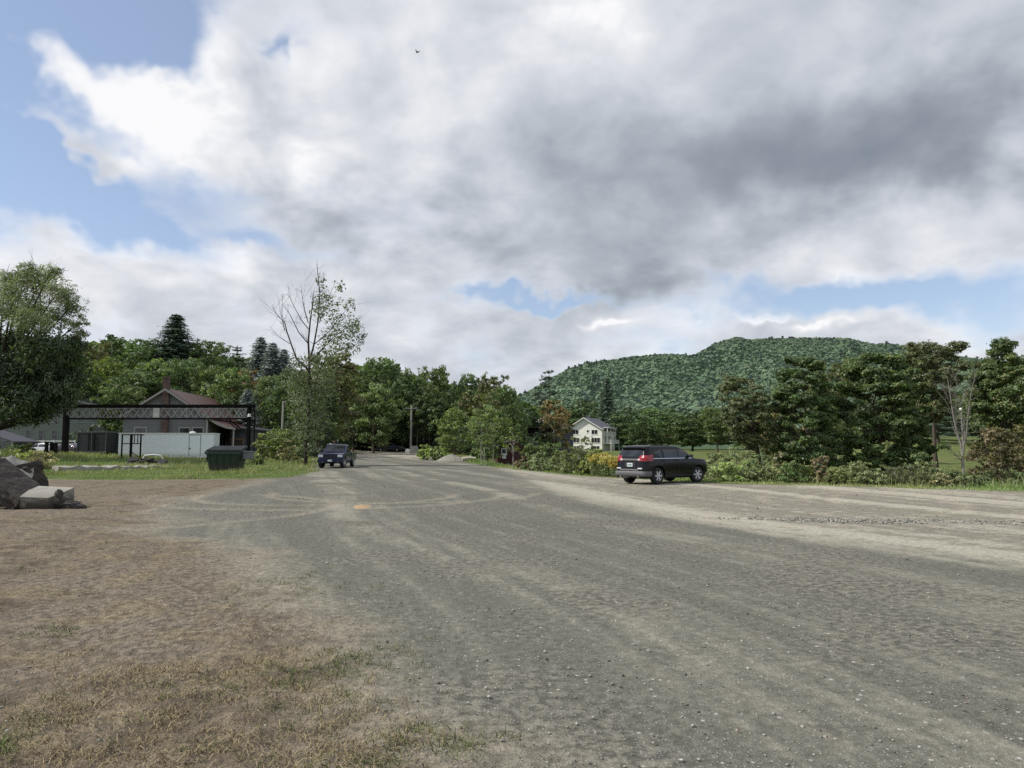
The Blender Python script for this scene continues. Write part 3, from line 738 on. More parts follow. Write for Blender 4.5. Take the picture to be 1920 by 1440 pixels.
# ---------------------------------------------- left hillside behind the grey house
HG = "trees on the hillside behind the grey house"
LT = [
 ('spruce_a', 322, 588, 96, 150, 'spruce_tree', 'tall dark cone-shaped spruce rising above the hillside trees behind the grey house', 'tree'),
 ('pine_a', 440, 646, 62, 160, 'pine_tree', 'small dark pine with open branches on the skyline left of the blue spruces', 'tree'),
 ('spruce_b', 484, 632, 70, 132, 'spruce_tree', 'tallest and leftmost of the three blue-grey spruces left of the bare-topped tree', 'tree'),
 ('spruce_b', 507, 643, 68, 129, 'spruce_tree', 'middle one of the three blue-grey spruces left of the bare-topped tree', 'tree'),
 ('spruce_b', 528, 655, 62, 133, 'spruce_tree', 'shortest and rightmost of the three blue-grey spruces left of the bare-topped tree', 'tree'),
 ('round_b', 205, 626, 92, 155, 'broadleaf_tree', 'dark broad round tree on the skyline at left, next to the big willow crown', 'tree'),
 ('round_a', 262, 630, 84, 148, 'broadleaf_tree', 'dark green tree on the skyline just left of the tall cone-shaped spruce', 'tree'),
 ('round_c', 383, 643, 92, 152, 'broadleaf_tree', 'olive thin-topped tree on the skyline just right of the tall cone-shaped spruce', 'tree'),
 ('round_b', 418, 664, 66, 146, 'broadleaf_tree', 'dark green tree below the small pine on the left skyline', 'tree'),
 ('olive_a', 165, 640, 80, 140, 'broadleaf_tree', 'yellowish olive tree beside the right edge of the willow crown', 'tree'),
 ('light_a', 196, 674, 88, 126, 'broadleaf_tree', 'mid green tree above the black trailers, left of the house chimney', 'tree'),
 ('round_a', 246, 690, 78, 122, 'broadleaf_tree', 'bushy green tree directly left of the grey house roof', 'tree'),
 ('light_a', 288, 676, 84, 127, 'broadleaf_tree', 'bright green tree directly behind the brick chimney', 'tree'),
 ('round_a', 343, 668, 84, 124, 'broadleaf_tree', 'leafy green tree above the red roof, below the tall cone-shaped spruce', 'tree'),
 ('round_c', 392, 688, 72, 121, 'broadleaf_tree', 'green tree behind the far end of the red roof', 'tree'),
 ('light_a', 432, 694, 66, 118, 'broadleaf_tree', 'pale yellow-green round tree behind the right end of the steel gantry', 'tree'),
 ('rust_a', 468, 688, 60, 122, 'broadleaf_tree', 'orange-tinted tree below the blue-grey spruces', 'tree'),
 ('spruce_b', 462, 730, 52, 108, 'spruce_tree', 'low dark conifer behind the right post of the steel gantry', 'tree'),
 ('round_b', 140, 668, 96, 116, 'broadleaf_tree', 'dark shaded tree behind the left post of the steel gantry', 'tree'),
 ('round_c', 225, 725, 90, 112, 'broadleaf_tree', 'shaded tree behind the top beam of the gantry, left of the house gable', 'tree'),
 ('round_b', 420, 742, 60, 112, 'broadleaf_tree', 'dark low tree against the end of the red roof', 'tree'),
 # behind and around the bare-topped tree
 ('round_c', 512, 704, 74, 112, 'broadleaf_tree', 'grey-green tree directly below the three blue-grey spruces', 'tree'),
 ('oval_a', 548, 688, 66, 98, 'broadleaf_tree', 'slim dark tree immediately left of the bare-topped tree trunk', 'tree'),
 ('olive_a', 628, 664, 104, 106, 'broadleaf_tree', 'pale olive tree immediately right of the bare-topped tree trunk', 'tree'),
 ('round_b', 596, 712, 84, 92, 'broadleaf_tree', 'dark tree right behind the trunk of the bare-topped tree', 'tree'),
 ('round_c', 662, 702, 70, 118, 'broadleaf_tree', 'thin tree left of the large dome-shaped tree', 'tree'),
 ('round_a', 722, 666, 104, 126, 'broadleaf_tree', 'large dark dome-shaped tree above the far dark car', 'tree'),
 ('light_a', 700, 722, 70, 116, 'broadleaf_tree', 'yellow-green tree below the large dome-shaped tree', 'tree'),
 ('oval_a', 768, 716, 50, 128, 'broadleaf_tree', 'narrow dark tree directly behind the pale utility pole beyond the road end', 'tree'),
 ('round_c', 812, 688, 66, 133, 'broadleaf_tree', 'tall ragged-topped tree between the utility pole and the young maples', 'tree'),
 ('round_b', 848, 728, 44, 138, 'broadleaf_tree', 'small dark tree in the dip of the skyline left of the young maples', 'tree'),
 ('round_a', 884, 696, 54, 134, 'broadleaf_tree', 'dark tree with a lumpy top above the young maples', 'tree'),
 ('olive_a', 926, 702, 56, 128, 'broadleaf_tree', 'brownish tree with thin top branches above the tallest young maple', 'tree'),
 ('round_a', 948, 720, 58, 122, 'broadleaf_tree', 'dark tree at the right end of the wood, where the hill begins', 'tree'),
 ('olive_a', 900, 735, 76, 112, 'broadleaf_tree', 'olive brown tree standing directly behind the young maples', 'tree'),
 ('oval_a', 862, 748, 44, 118, 'broadleaf_tree', 'dark narrow tree behind the pale yellow-green maple', 'tree'),
 # the young maples by the road
 ('light_a', 852, 766, 56, 92, 'maple_tree', 'pale yellow-green low-crowned maple behind the gravel mound', 'tree'),
 ('light_a', 914, 762, 62, 76, 'maple_tree', 'bright green young maple left of the red shed', 'tree'),
 ('oval_a', 962, 752, 48, 84, 'maple_tree', 'tall slim green tree rising right behind the red shed', 'tree'),
 # slender trunks
 ('tall_a', 782, 742, 34, 122, 'slender_tree', 'pale-stemmed slender tree nearest the utility pole, one of four', 'tree'),
 ('tall_a', 795, 738, 34, 124, 'slender_tree', 'second pale-stemmed slender tree from the utility pole', 'tree'),
 ('tall_a', 805, 736, 34, 121, 'slender_tree', 'third pale-stemmed slender tree from the utility pole', 'tree'),
 ('tall_a', 820, 748, 34, 120, 'slender_tree', 'leaning pale-stemmed slender tree nearest the pale yellow-green maple', 'tree'),
 # around the houses
 ('pine_b', 1030, 690, 68, 248, 'pine_tree', 'tall ragged white pine left of the cream house, crossing the hill outline', 'tree'),
 ('pine_b', 1004, 722, 50, 252, 'pine_tree', 'shorter dark pine at the left foot of the hill, above the blue-grey house', 'tree'),
 ('rust_a', 1043, 746, 60, 160, 'maple_tree', 'orange-leaved maple between the blue-grey house and the cream house', 'tree'),
 ('spruce_a', 1139, 708, 40, 235, 'spruce_tree', 'tall dark spruce behind the cream house', 'tree'),
 ('round_b', 1094, 748, 70, 244, 'broadleaf_tree', 'dull brownish tree just above the roof of the cream house', 'tree'),
 ('light_a', 1002, 764, 44, 205, 'broadleaf_tree', 'light green bush above the roof of the blue-grey house', 'tree'),
 ('round_b', 1176, 762, 70, 226, 'broadleaf_tree', 'dark tree right behind the deck of the cream house', 'tree'),
 ('round_a', 1240, 762, 86, 205, 'broadleaf_tree', 'round dark tree above the roof of the black car', 'tree'),
 ('round_b', 1206, 782, 60, 190, 'broadleaf_tree', 'low dark tree between the cream house and the black car roof', 'tree'),
 ('round_b', 1298, 772, 74, 195, 'broadleaf_tree', 'dark tree above the windscreen of the black car', 'tree'),
 ('round_c', 1345, 764, 70, 170, 'broadleaf_tree', 'dark tree behind the thin brownish leaning tree', 'tree'),
 ('rust_a', 1458, 800, 46, 96, 'broadleaf_tree', 'rust-coloured low tree left of the first dense maple', 'tree'),
 # right side
 ('round_b', 1420, 772, 90, 150, 'broadleaf_tree', 'dark tree filling the gap right of the leaning trunk', 'tree'),
 ('olive_a', 1565, 676, 92, 84, 'broadleaf_tree', 'thin olive tree seen between the two dense maples', 'tree'),
 ('pine_b', 1758, 742, 84, 128, 'spruce_tree', 'blue-green conifer at the far edge of the lawn behind the tall trunk', 'tree'),
 ('pine_b', 1808, 758, 70, 136, 'spruce_tree', 'dark conifer at the far edge of the lawn behind the bare grey tree', 'tree'),
 ('round_c', 1850, 744, 90, 120, 'broadleaf_tree', 'dark tree beyond the lawn, left of the big right-hand maple trunk', 'tree'),
 ('round_b', 1700, 758, 90, 140, 'broadleaf_tree', 'dark tree beyond the lawn behind the widest dense maple', 'tree'),
 ('round_a', 1940, 690, 120, 70, 'broadleaf_tree', 'leafy tree cut by the right edge of the picture', 'tree'),
 # understorey
 ('bush_b', 668, 790, 66, 128, 'shrub', 'dark shrub just right of the blue pickup roof, under the wood', 'shrub'),
 ('bush_b', 712, 786, 70, 140, 'shrub', 'dark shrub behind the far dark car', 'shrub'),
 ('bush_b', 752, 792, 56, 141, 'shrub', 'dark shrub at the foot of the utility pole beyond the road end', 'shrub'),
 ('bush_b', 630, 780, 70, 112, 'shrub', 'tall dark shrub above the blue pickup roof', 'shrub'),
 ('bush_b', 800, 800, 50, 136, 'shrub', 'dark undergrowth behind the slender pale stems', 'shrub'),
 ('bush_b', 880, 800, 74, 108, 'shrub', 'dark undergrowth below the olive brown tree', 'shrub'),
 ('bush_b', 930, 806, 60, 98, 'shrub', 'dark undergrowth left of the red shed', 'shrub'),
 ('bush_b', 560, 790, 60, 86, 'shrub', 'dark shrub left of the bare-topped tree trunk', 'shrub'),
 ('bush_b', 598, 786, 56, 84, 'shrub', 'dark shrub right of the bare-topped tree trunk', 'shrub'),
 ('bush_c', 530, 806, 72, 72, 'shrub', 'yellow-green loose shrub at the end of the grey shed', 'shrub'),
]
for row in LT:
    plant(*row)
# ------------------------------------------------------------------ the forested hill
rx = np.array([-400, 300, 700, 880, 960, 1000, 1050, 1100, 1150, 1200, 1260, 1300, 1340, 1380, 1430, 1500, 1560, 1610, 1660, 1720, 1800, 1850, 1920, 2100, 2600, 3200], float)
ry = np.array([840, 836, 815, 782, 750, 733, 706, 688, 675, 668, 666, 672, 654, 642, 636, 634, 635, 641, 652, 659, 669, 677, 692, 720, 770, 800], float)
rd = np.interp(rx, [-400, 900, 1150, 1280, 1330, 1500, 1900, 3200], [800, 800, 830, 900, 1050, 1120, 1050, 950])
def _smooth_ridge(p):
    q = p[..., None] + np.linspace(-22, 22, 9)
    return np.interp(q, rx, ry).mean(-1)
CAN = 8.0
def hill_h(px, d):
    """height of the hill along the bearing that the photo column px looks along, at distance d"""
    D = np.interp(px, rx, rd)
    top = EYE + D * (836 - _smooth_ridge(px)) / FPX - CAN
    u = np.clip((d - 330) / (D - 330), 0, 1)
    z = top * (0.55 * u + 0.45 * u * u * (3 - 2 * u))
    gul = (fbm(px / 85.0, d / 160.0, 3) - 0.5) * 46 * np.sin(np.pi * u) ** 1.0 * (top / 140)
    back = np.clip((d - D) / 500, 0, 1)
    return np.where(d < D, z + gul, top * (1 - back * back)) - 0.3
pxs = np.concatenate([np.arange(-400, 900, 20.0), np.arange(900, 2100, 3.5), np.arange(2100, 3201, 20.0)]); ds = np.concatenate([np.arange(330, 1200, 6.0), np.arange(1200, 1700, 60.0)])
PX, DD = np.meshgrid(pxs, ds)
hx = (PX - 960) / FPX * DD; hy = DD.copy()
hz = hill_h(PX, DD)
hz += 5.8 + (fbm(hx / 5.5, hy / 5.5, 3) - .5) * 2.4
hz[0] -= 9
n0, n1 = PX.shape
i0 = np.arange(n0 - 1)[:, None] * n1 + np.arange(n1 - 1)[None]
hf = np.stack([i0, i0 + 1, i0 + n1 + 1, i0 + n1], -1).reshape(-1, 4)
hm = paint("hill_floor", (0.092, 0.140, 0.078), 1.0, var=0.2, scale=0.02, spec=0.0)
hm.node_tree.nodes['Principled BSDF'].inputs['Emission Color'].default_value = (0.60, 0.88, 0.68, 1); hm.node_tree.nodes['Principled BSDF'].inputs['Emission Strength'].default_value = 0.034  # faint glow put into the hill surface, standing in for distant haze
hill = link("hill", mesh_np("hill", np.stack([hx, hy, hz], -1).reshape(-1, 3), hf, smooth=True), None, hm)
hill['kind'] = 'structure'

def forest_mesh(name, pts, Hs, Rs, cols, leaves, leafsize, rng, conifer=None, lv=0.5, up=0.25, zs=0.95):
    """one mesh of many small crowns: each a shell of leaf sprays"""
    n = len(pts)
    d = rand_dir(rng, n * leaves).reshape(n, leaves, 3)
    d[..., 2] = np.abs(d[..., 2]) * 1.0 - 0.25
    d = unit(d)
    lum = 1 + 0.28 * np.sin(d[..., 0] * 5 + rng.random((n, 1)) * 6) * np.sin(d[..., 1] * 5 + rng.random((n, 1)) * 6)
    rad_ = (0.80 + 0.20 * rng.random((n, leaves))) * lum ** 0.6
    p = d * rad_[..., None] * Rs[:, None, None]
    p[..., 2] *= zs
    ctr = pts[:, None, :] + np.stack([np.zeros(n), np.zeros(n), Hs - Rs * 0.9], -1)[:, None, :]
    if conifer is not None:
        u = rng.random((n, leaves)) ** 0.7
        a = rng.random((n, leaves)) * 6.283
        rr = Rs[:, None] * 0.62 * (1 - u) * (0.6 + 0.4 * rng.random((n, leaves)))
        pc = np.stack([rr * np.cos(a), rr * np.sin(a), u * Rs[:, None] * 3.0 - Rs[:, None] * 1.2], -1)
        p = np.where(conifer[:, None, None], pc, p)
    C = (ctr + p).reshape(-1, 3)
    N = unit(d.reshape(-1, 3) + rng.normal(size=(n * leaves, 3)) * 0.45 + [0, 0, up])
    T2 = rand_dir(rng, n * leaves)
    l = (leafsize * (Rs[:, None] / 4.0) * (0.7 + 0.6 * rng.random((n, leaves)))).ravel()
    v, f = leaf_quads(C, N, T2, l, l * 0.75)
    cc = (cols[:, None, :] * (1 - lv / 2 + lv * rng.random((n, leaves, 1)))).reshape(-1, 3)
    return mesh_np(name, v, f, np.repeat(cc, 4, 0))

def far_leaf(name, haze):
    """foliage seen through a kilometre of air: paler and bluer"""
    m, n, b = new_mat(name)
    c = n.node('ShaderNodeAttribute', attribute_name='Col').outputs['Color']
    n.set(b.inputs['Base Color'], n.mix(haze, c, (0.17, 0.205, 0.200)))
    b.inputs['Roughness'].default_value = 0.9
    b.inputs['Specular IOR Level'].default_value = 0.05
    b.inputs['Emission Color'].default_value = (0.60, 0.88, 0.68, 1); b.inputs['Emission Strength'].default_value = 0.034   # leaves glow faintly: airlight painted in, lifting the dark gaps
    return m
hr = np.random.default_rng(5)
NT_ = 17000
hp = hr.uniform(930, 2050, NT_ * 3); hd = np.sqrt(hr.uniform(340 ** 2, 1190 ** 2, NT_ * 3))
Dk = np.interp(hp, rx, rd)
ok = hd < Dk + 14
hp, hd = hp[ok][:NT_], hd[ok][:NT_]
# a row along the ridge so that the outline is made of crowns
rp = np.arange(940, 2050, 2.6); rdist = np.interp(rp, rx, rd) + hr.normal(size=len(rp)) * 5
hp = np.concatenate([hp, rp]); hd = np.concatenate([hd, rdist])
hpts = np.stack([(hp - 960) / FPX * hd, hd, hill_h(hp, hd)], -1)
nn = len(hp)
Rr = hr.uniform(1.5, 3.4, nn); Hh = hr.uniform(7.0, 10.5, nn)
pal = np.array([(0.095, 0.155, 0.055), (0.110, 0.172, 0.060), (0.082, 0.140, 0.052), (0.135, 0.185, 0.065), (0.12, 0.155, 0.062)])
pk = hr.choice(len(pal), nn, p=[.36, .28, .2, .10, .06])
patch = fbm(hp / 70, hd / 90, 3)
con = (hd < np.interp(hp, rx, rd) - 40) & (hr.random(nn) < np.where(patch > 0.60, 0.22, 0.008))
hcol = pal[pk] * (0.62 + 0.4 * hr.random((nn, 1)) + 0.5 * fbm(hp / 30, hd / 40, 3)[:, None])
hcol[con] = np.array((0.05, 0.078, 0.045)) * (0.8 + 0.4 * hr.random((con.sum(), 1)))
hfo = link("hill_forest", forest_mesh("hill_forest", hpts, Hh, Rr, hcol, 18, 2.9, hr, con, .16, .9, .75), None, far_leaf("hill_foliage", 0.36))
tag(hfo, kind='stuff')

# ------------------------------------------------------------------ deep wood behind the separate trees
wr = np.random.default_rng(9)
def strip(n, p0, p1, d0, d1, tops, jit):
    p = wr.uniform(p0, p1, n); d = wr.uniform(d0, d1, n)
    x = (p - 960) / FPX * d; z = terrain(x, d)
    top = np.interp(p, tops[0], tops[1]) + np.abs(wr.normal(size=n)) * jit
    Ht = EYE + d * (836 - top) / FPX - z
    return np.stack([x, d, z], -1), np.clip(Ht, 4, 22), p
ws = [strip(230, -260, 500, 160, 230, ([-260, 150, 300, 400, 500], [610, 640, 648, 662, 676]), 14),
      strip(120, 480, 700, 128, 175, ([480, 560, 640, 700], [690, 700, 690, 684]), 16),
      strip(130, 690, 985, 142, 190, ([690, 740, 780, 830, 900, 950, 985], [684, 700, 712, 722, 724, 736, 764]), 12),
      strip(170, 970, 1480, 238, 320, ([970, 1100, 1200, 1300, 1480], [776, 782, 786, 782, 770]), 12),
      strip(110, 1480, 2100, 160, 230, ([1480, 1700, 1900, 2100], [762, 742, 725, 715]), 16)]
wp = np.vstack([a for a, _, _ in ws]); wh = np.concatenate([b for _, b, _ in ws])
wR = np.clip(wh * wr.uniform(.26, .38, len(wh)), 1.6, 5.2)
# lower storey so that the wood is closed to the ground
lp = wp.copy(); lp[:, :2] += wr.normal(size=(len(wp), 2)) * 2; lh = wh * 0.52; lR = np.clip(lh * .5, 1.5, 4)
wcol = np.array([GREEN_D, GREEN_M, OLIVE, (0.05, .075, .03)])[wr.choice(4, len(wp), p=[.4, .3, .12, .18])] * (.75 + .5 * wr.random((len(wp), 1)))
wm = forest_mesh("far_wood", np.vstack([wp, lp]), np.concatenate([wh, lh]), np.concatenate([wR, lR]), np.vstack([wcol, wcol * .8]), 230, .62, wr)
fw = link("far_wood", wm, None, LEAF); tag(fw, kind='stuff')
# undergrowth along the foot of the wood
ug = [(wr.uniform(-60, 1000), 0) for _ in range(230)]
up = np.array([p for p, _ in ug]); ud = np.interp(up, [-60, 120, 470, 560, 640, 720, 790, 860, 930, 1000], [118, 112, 108, 96, 122, 146, 140, 112, 100, 108]) + np.abs(wr.normal(size=len(up))) * 7
ux = (up - 960) / FPX * ud
upts = np.stack([ux, ud, terrain(ux, ud)], -1)
uh = wr.uniform(1.4, 4.2, len(up)); uR = uh * .62
um = forest_mesh("undergrowth", upts, uh, uR, np.array([(0.05, .07, .028)]) * (.6 + .7 * wr.random((len(up), 1))), 170, .55, wr)
tag(link("undergrowth", um, None, LEAF), kind='stuff')

# ------------------------------------------------------------------ trees with a shape of their own
def hero(px, base_py, top, w, Y, name, label, cat, seed, prof, n, leaves, L, col, base_frac=0.1, **kw):
    bark = kw.pop('bark', None); rz = kw.pop('rz', 0.0)
    p = GP(px, Y)
    Ht = at(px, top, Y).z - p.z
    Rm = w / FPX * Y / 2
    return make_tree(name, label, cat, decid(seed, Ht, Ht * base_frac, Rm, prof, n, kw.pop('cr', .25), leaves, L, col, **kw), p, rz, bark=bark)
MAPLE = (0.100, 0.148, 0.050)
hero(1512, 870, 664, 128, 60, 'maple_tree', 'leftmost of the dense dark maples beyond the black car, foliage to the ground', 'tree', 101, 'dense', 95, 64000, .112, MAPLE, .06, col2=(0.14, .17, .05), p2=.2, flat=.5, cr=.21, inner=.5)
hero(1648, 870, 660, 150, 61, 'maple_tree', 'widest dense dark maple, standing directly left of the tall bare trunk by the lawn', 'tree', 102, 'dense', 110, 74000, .112, MAPLE, .06, col2=(0.15, .18, .05), p2=.25, flat=.5, cr=.19, inner=.5)
hero(1706, 870, 688, 78, 64, 'maple_tree', 'smaller maple overlapping the widest dense maple on its right', 'tree', 103, 'dense', 60, 34000, .112, MAPLE, .12, col2=(0.14, .16, .05), p2=.2, flat=.5, cr=.26, inner=.45)
hero(1752, 860, 638, 138, 67, 'tall_tree', 'tall tree with thin brownish crown on a bare trunk before the lawn', 'tree', 104, 'vase', 60, 24000, .105, (0.150, .158, .072), .42, col2=(0.13, .15, .06), p2=.5, cr=.20, tr=.22, straight=.9, twigs=4)
hero(1884, 880, 636, 140, 60, 'maple_tree', 'big dark maple with a lumpy crown in front of the right picture edge', 'tree', 105, 'oval', 75, 56000, .112, (0.100, .145, .048), .17, col2=(0.17, .19, .06), p2=.25, flat=.55, cr=.24, inner=.45)
hero(1868, 905, 800, 112, 33, 'crabapple_tree', 'small reddish-brown tree with low spreading branches at the right edge of the gravel', 'tree', 106, 'round', 46, 11000, .055, (0.19, .150, .085), .18, col2=(0.15, .15, .06), p2=.4, cr=.25, tr=.05, twigs=4)
hero(1925, 905, 792, 76, 36, 'crabapple_tree', 'olive small tree behind the reddish-brown one, cut by the right picture edge', 'tree', 107, 'round', 36, 8000, .055, (0.15, .135, .05), .15, cr=.27, tr=.05, twigs=3)
# the leaning thin tree
_p = GP(1428, 60); _Ht = at(1395, 702, 60).z - _p.z
make_tree('leaning_tree', 'thin-leaved brownish olive tree with a dark trunk leaning left, right of the black car', 'tree',
          decid(108, _Ht, _Ht * .30, 56 / FPX * 60, 'round', 62, .20, 22000, .095, (0.150, .158, .072), tr=.15, lean=(-1.75, .3), twigs=4, straight=.8, col2=(.13, .15, .06), p2=.5), _p, bark=BARK_DARK)
_p = GP(1462, 72); _Ht = at(1450, 740, 72).z - _p.z
make_tree('olive_tree', 'yellowish olive tree squeezed between the leaning tree and the first dense maple', 'tree',
          decid(109, _Ht, _Ht * .12, 40 / FPX * 72, 'oval', 50, .25, 9000, .11, (0.135, .125, .045), tr=.10, twigs=3, col2=RUST, p2=.15), _p)

# big willow-like tree at the left edge; its trunk stands outside the frame
_p = GP(-15, 62); _Ht = at(60, 498, 62).z - _p.z
wrng = np.random.default_rng(120)
_cl = []
for (px, py, r, dy) in ((30, 540, 40, 0), (75, 525, 34, 1.5), (110, 545, 32, -1), (135, 575, 28, .5), (148, 605, 20, 0), (20, 580, 40, -2), (70, 575, 36, 2), (105, 595, 28, 1), (-40, 560, 50, 1), (-80, 620, 50, -1),
    (40, 640, 46, 1.5), (85, 645, 42, -1.5), (118, 660, 34, .5), (130, 700, 30, 1), (20, 690, 46, -.5), (70, 700, 44, 2), (105, 725, 36, 0), (40, 745, 40, -1), (85, 755, 32, 1), (-30, 700, 60, 0), (0, 740, 40, 1.5), (140, 640, 26, 2), (58, 600, 36, -2.5), (95, 510, 22, 0), (50, 508, 24, .5), (10, 520, 28, 1), (150, 625, 14, 0), (122, 740, 26, 2), (60, 775, 22, 1.5), (15, 775, 28, 2.5)):
    q = at(px, py, 62 + dy * 1.4) - _p
    _cl.append((np.array(q), r / FPX * 62))
_v1 = crown_from_clumps(wrng, _cl[:10] + _cl[22:27], 26000, .14, (0.26, 0.29, 0.165), aspect=.24, hang=.25, flat=.8, jit=.3, col2=(.14, .17, .08), p2=.4)
_v2 = crown_from_clumps(wrng, _cl[10:22] + _cl[27:], 27000, .19, (0.075, 0.105, 0.052), aspect=.34, hang=.5, flat=.9, droop=.5, jit=.3)
mbw = MB()
mbw.tube([(0, 0, -.3), (.1, 0, 1.5), (-.1, .1, 4), (.3, .2, 6.5)], [.62, .5, .42, .34], 10)
for c, r in _cl:
    e = Vector(c); s0 = Vector((0, .1, min(6.0, max(2.5, e.z * .45))))
    m1 = s0.lerp(e, .5) + Vector((0, 0, .12 * (e - s0).length * (-1 if e.z < 7 else .3)))
    lr = .13 if e.z > 5 else .09
    mbw.tube([s0, s0.lerp(m1, .5), m1, m1.lerp(e, .6), e], [lr, lr * .85, lr * .6, lr * .4, .02], 6)
    for _ in range(4):
        d = Vector(rand_dir(wrng, 1)[0]) * r
        mbw.tube([m1.lerp(e, .7), e + d * .5, e + d], [.03, .018, .008], 4, cap=False)
wt = make_tree('willow_tree', 'huge grey-green willow-like tree whose crown fills the left edge of the photo', 'tree', (mbw, (np.vstack([_v1[0], _v2[0]]), np.vstack([_v1[1], _v2[1] + len(_v1[0])]), np.vstack([_v1[2], _v2[2]]))), _p, bark=BARK_DARK)

def bare_tree(name, label, px, base_py, Y, limbs, leafspots, seed, bark, leaves=0, L=.07, col=GREY_G, wig=.5, trunk_r=.2, sub=3, sublen=.8, spread=.5, thin=1.0):
    """limbs drawn from the photo's outline in (column,row), given depth so that the tree stands in the round"""
    rng = np.random.default_rng(seed)
    p = GP(px, Y); mb = MB()
    for li, (pts, r0, r1) in enumerate(limbs):
        r0, r1 = r0 * thin, r1 * thin
        base = None; dirn = rng.uniform(-1, 1)
        P3 = []
        for i, (a, b) in enumerate(pts):
            q = at(a, b, Y) - p
            if i == 0: q0 = q.copy()
            if li > 0: q.y += dirn * (q - q0).length * spread
            P3.append(q)
        if li == 0: P3[0].z = -.25
        n = len(P3); rr = [r0 + (r1 - r0) * (i / (n - 1)) for i in range(n)]
        mb.tube(P3, rr, 7)
        for i in range(1, n):
            seg = P3[i] - P3[i - 1]
            for _ in range(sub if li > 0 else max(1, sub - 1)):
                s0 = P3[i - 1].lerp(P3[i], rng.random()); d = (seg.normalized() * .8 + Vector(rng.normal(size=3)) * .6 + Vector((0, 0, .25)))
                ln = sublen * rng.uniform(.4, 1.3) * (0.3 if li == 0 and i < 3 else 1)
                e = s0 + d * ln; k = s0.lerp(e, .5) + Vector(rng.normal(size=3)) * .08 * ln
                t_ = max(.010, rr[i] * .30)
                mb.tube([s0, k, e], [t_, t_ * .7, .005], 4, cap=False)
                for _ in range(2):
                    e2 = k + (d * .6 + Vector(rng.normal(size=3)) * .5) * ln * .6
                    mb.tube([k, e2], [t_ * .5, .004], 3, cap=False)
    cl = []
    for (a, b, r, dy) in leafspots:
        cl.append((np.array(at(a, b, Y + dy) - p), r / FPX * Y))
    if cl:
        built = (mb, crown_from_clumps(rng, cl, leaves, L, col, jit=.3, flat=1.0, aspect=.7, loose=True))
        return make_tree(name, label, 'tree', built, p, bark=bark)
    t = thing(name, label, 'tree', p); mb.build('trunk', bark, t, smooth=True, angle=60); return t
def zz(l): return [(a / 3.6 + 460, b / 3.6 + 500) for a, b in l]
limbs = [(zz([(405, 1318), (412, 1200), (425, 1050), (430, 850), (432, 650), (425, 500), (440, 350), (455, 250), (462, 180)]), .24, .03),
 (zz([(432, 650), (470, 520), (500, 380), (520, 200), (510, 60), (505, 8)]), .12, .02),
 (zz([(430, 700), (340, 620), (300, 520), (265, 430), (250, 370), (190, 310), (150, 250)]), .12, .018),
 (zz([(265, 430), (245, 350), (240, 180)]), .05, .012), (zz([(425, 520), (370, 450), (320, 330), (285, 280)]), .07, .015),
 (zz([(425, 420), (380, 360), (330, 260), (298, 185)]), .06, .012), (zz([(425, 380), (400, 280), (390, 200), (383, 125)]), .06, .012),
 (zz([(432, 650), (520, 560), (600, 480), (680, 420), (740, 380)]), .09, .015), (zz([(470, 520), (560, 440), (640, 330), (700, 260)]), .06, .014),
 (zz([(500, 380), (560, 250), (640, 110)]), .05, .012), (zz([(432, 760), (480, 740), (530, 640), (620, 560), (720, 530), (800, 480)]), .10, .014),
 (zz([(432, 830), (370, 800), (350, 750)]), .08, .015), (zz([(300, 520), (220, 470), (150, 400)]), .045, .010), (zz([(430, 900), (500, 850), (560, 790)]), .06, .012), (zz([(432, 960), (360, 930), (300, 900)]), .05, .012)]
lv = [(a / 3.6 + 460, b / 3.6 + 500, r / 3.6, d) for a, b, r, d in (
 (510, 90, 45, .3), (530, 200, 70, .8), (520, 300, 80, -.8), (600, 250, 60, 1.2), (640, 130, 50, 1.4), (700, 260, 55, -1.5), (620, 360, 80, .6), (700, 400, 80, 1.6), (740, 380, 60, -1.2), (760, 470, 60, 1.0), (640, 470, 90, -1.0), (560, 470, 70, .5), (700, 530, 80, 1.4), (600, 560, 80, -1.2), (520, 560, 60, .3), (480, 640, 80, -.8), (560, 650, 90, 1.2), (500, 250, 50, .2),
 (360, 640, 70, .8), (330, 700, 80, -.8), (430, 720, 90, .8), (520, 740, 90, -1.0), (360, 800, 90, 1.0), (480, 830, 100, .4), (300, 780, 70, -.5), (560, 800, 90, 1.5), (400, 900, 100, -1.0), (500, 930, 100, 1.0), (320, 900, 80, .5), (440, 1010, 90, -1.2), (360, 1000, 80, .6), (520, 1020, 80, -.4), (400, 1110, 80, -.6), (460, 1130, 80, .7), (350, 1120, 70, .4), (420, 1210, 70, -.5), (370, 1240, 60, .5), (470, 1230, 60, -.3))]
bare_tree('half_bare_tree', 'tall half-bare tree beside the blue pickup, bare limbs left, sparse leaves right', 575, 865, 62, limbs, lv, 130, BARK_DARK, 7500, .095, (0.125, .145, .072), spread=.35, sublen=1.0, thin=.72)
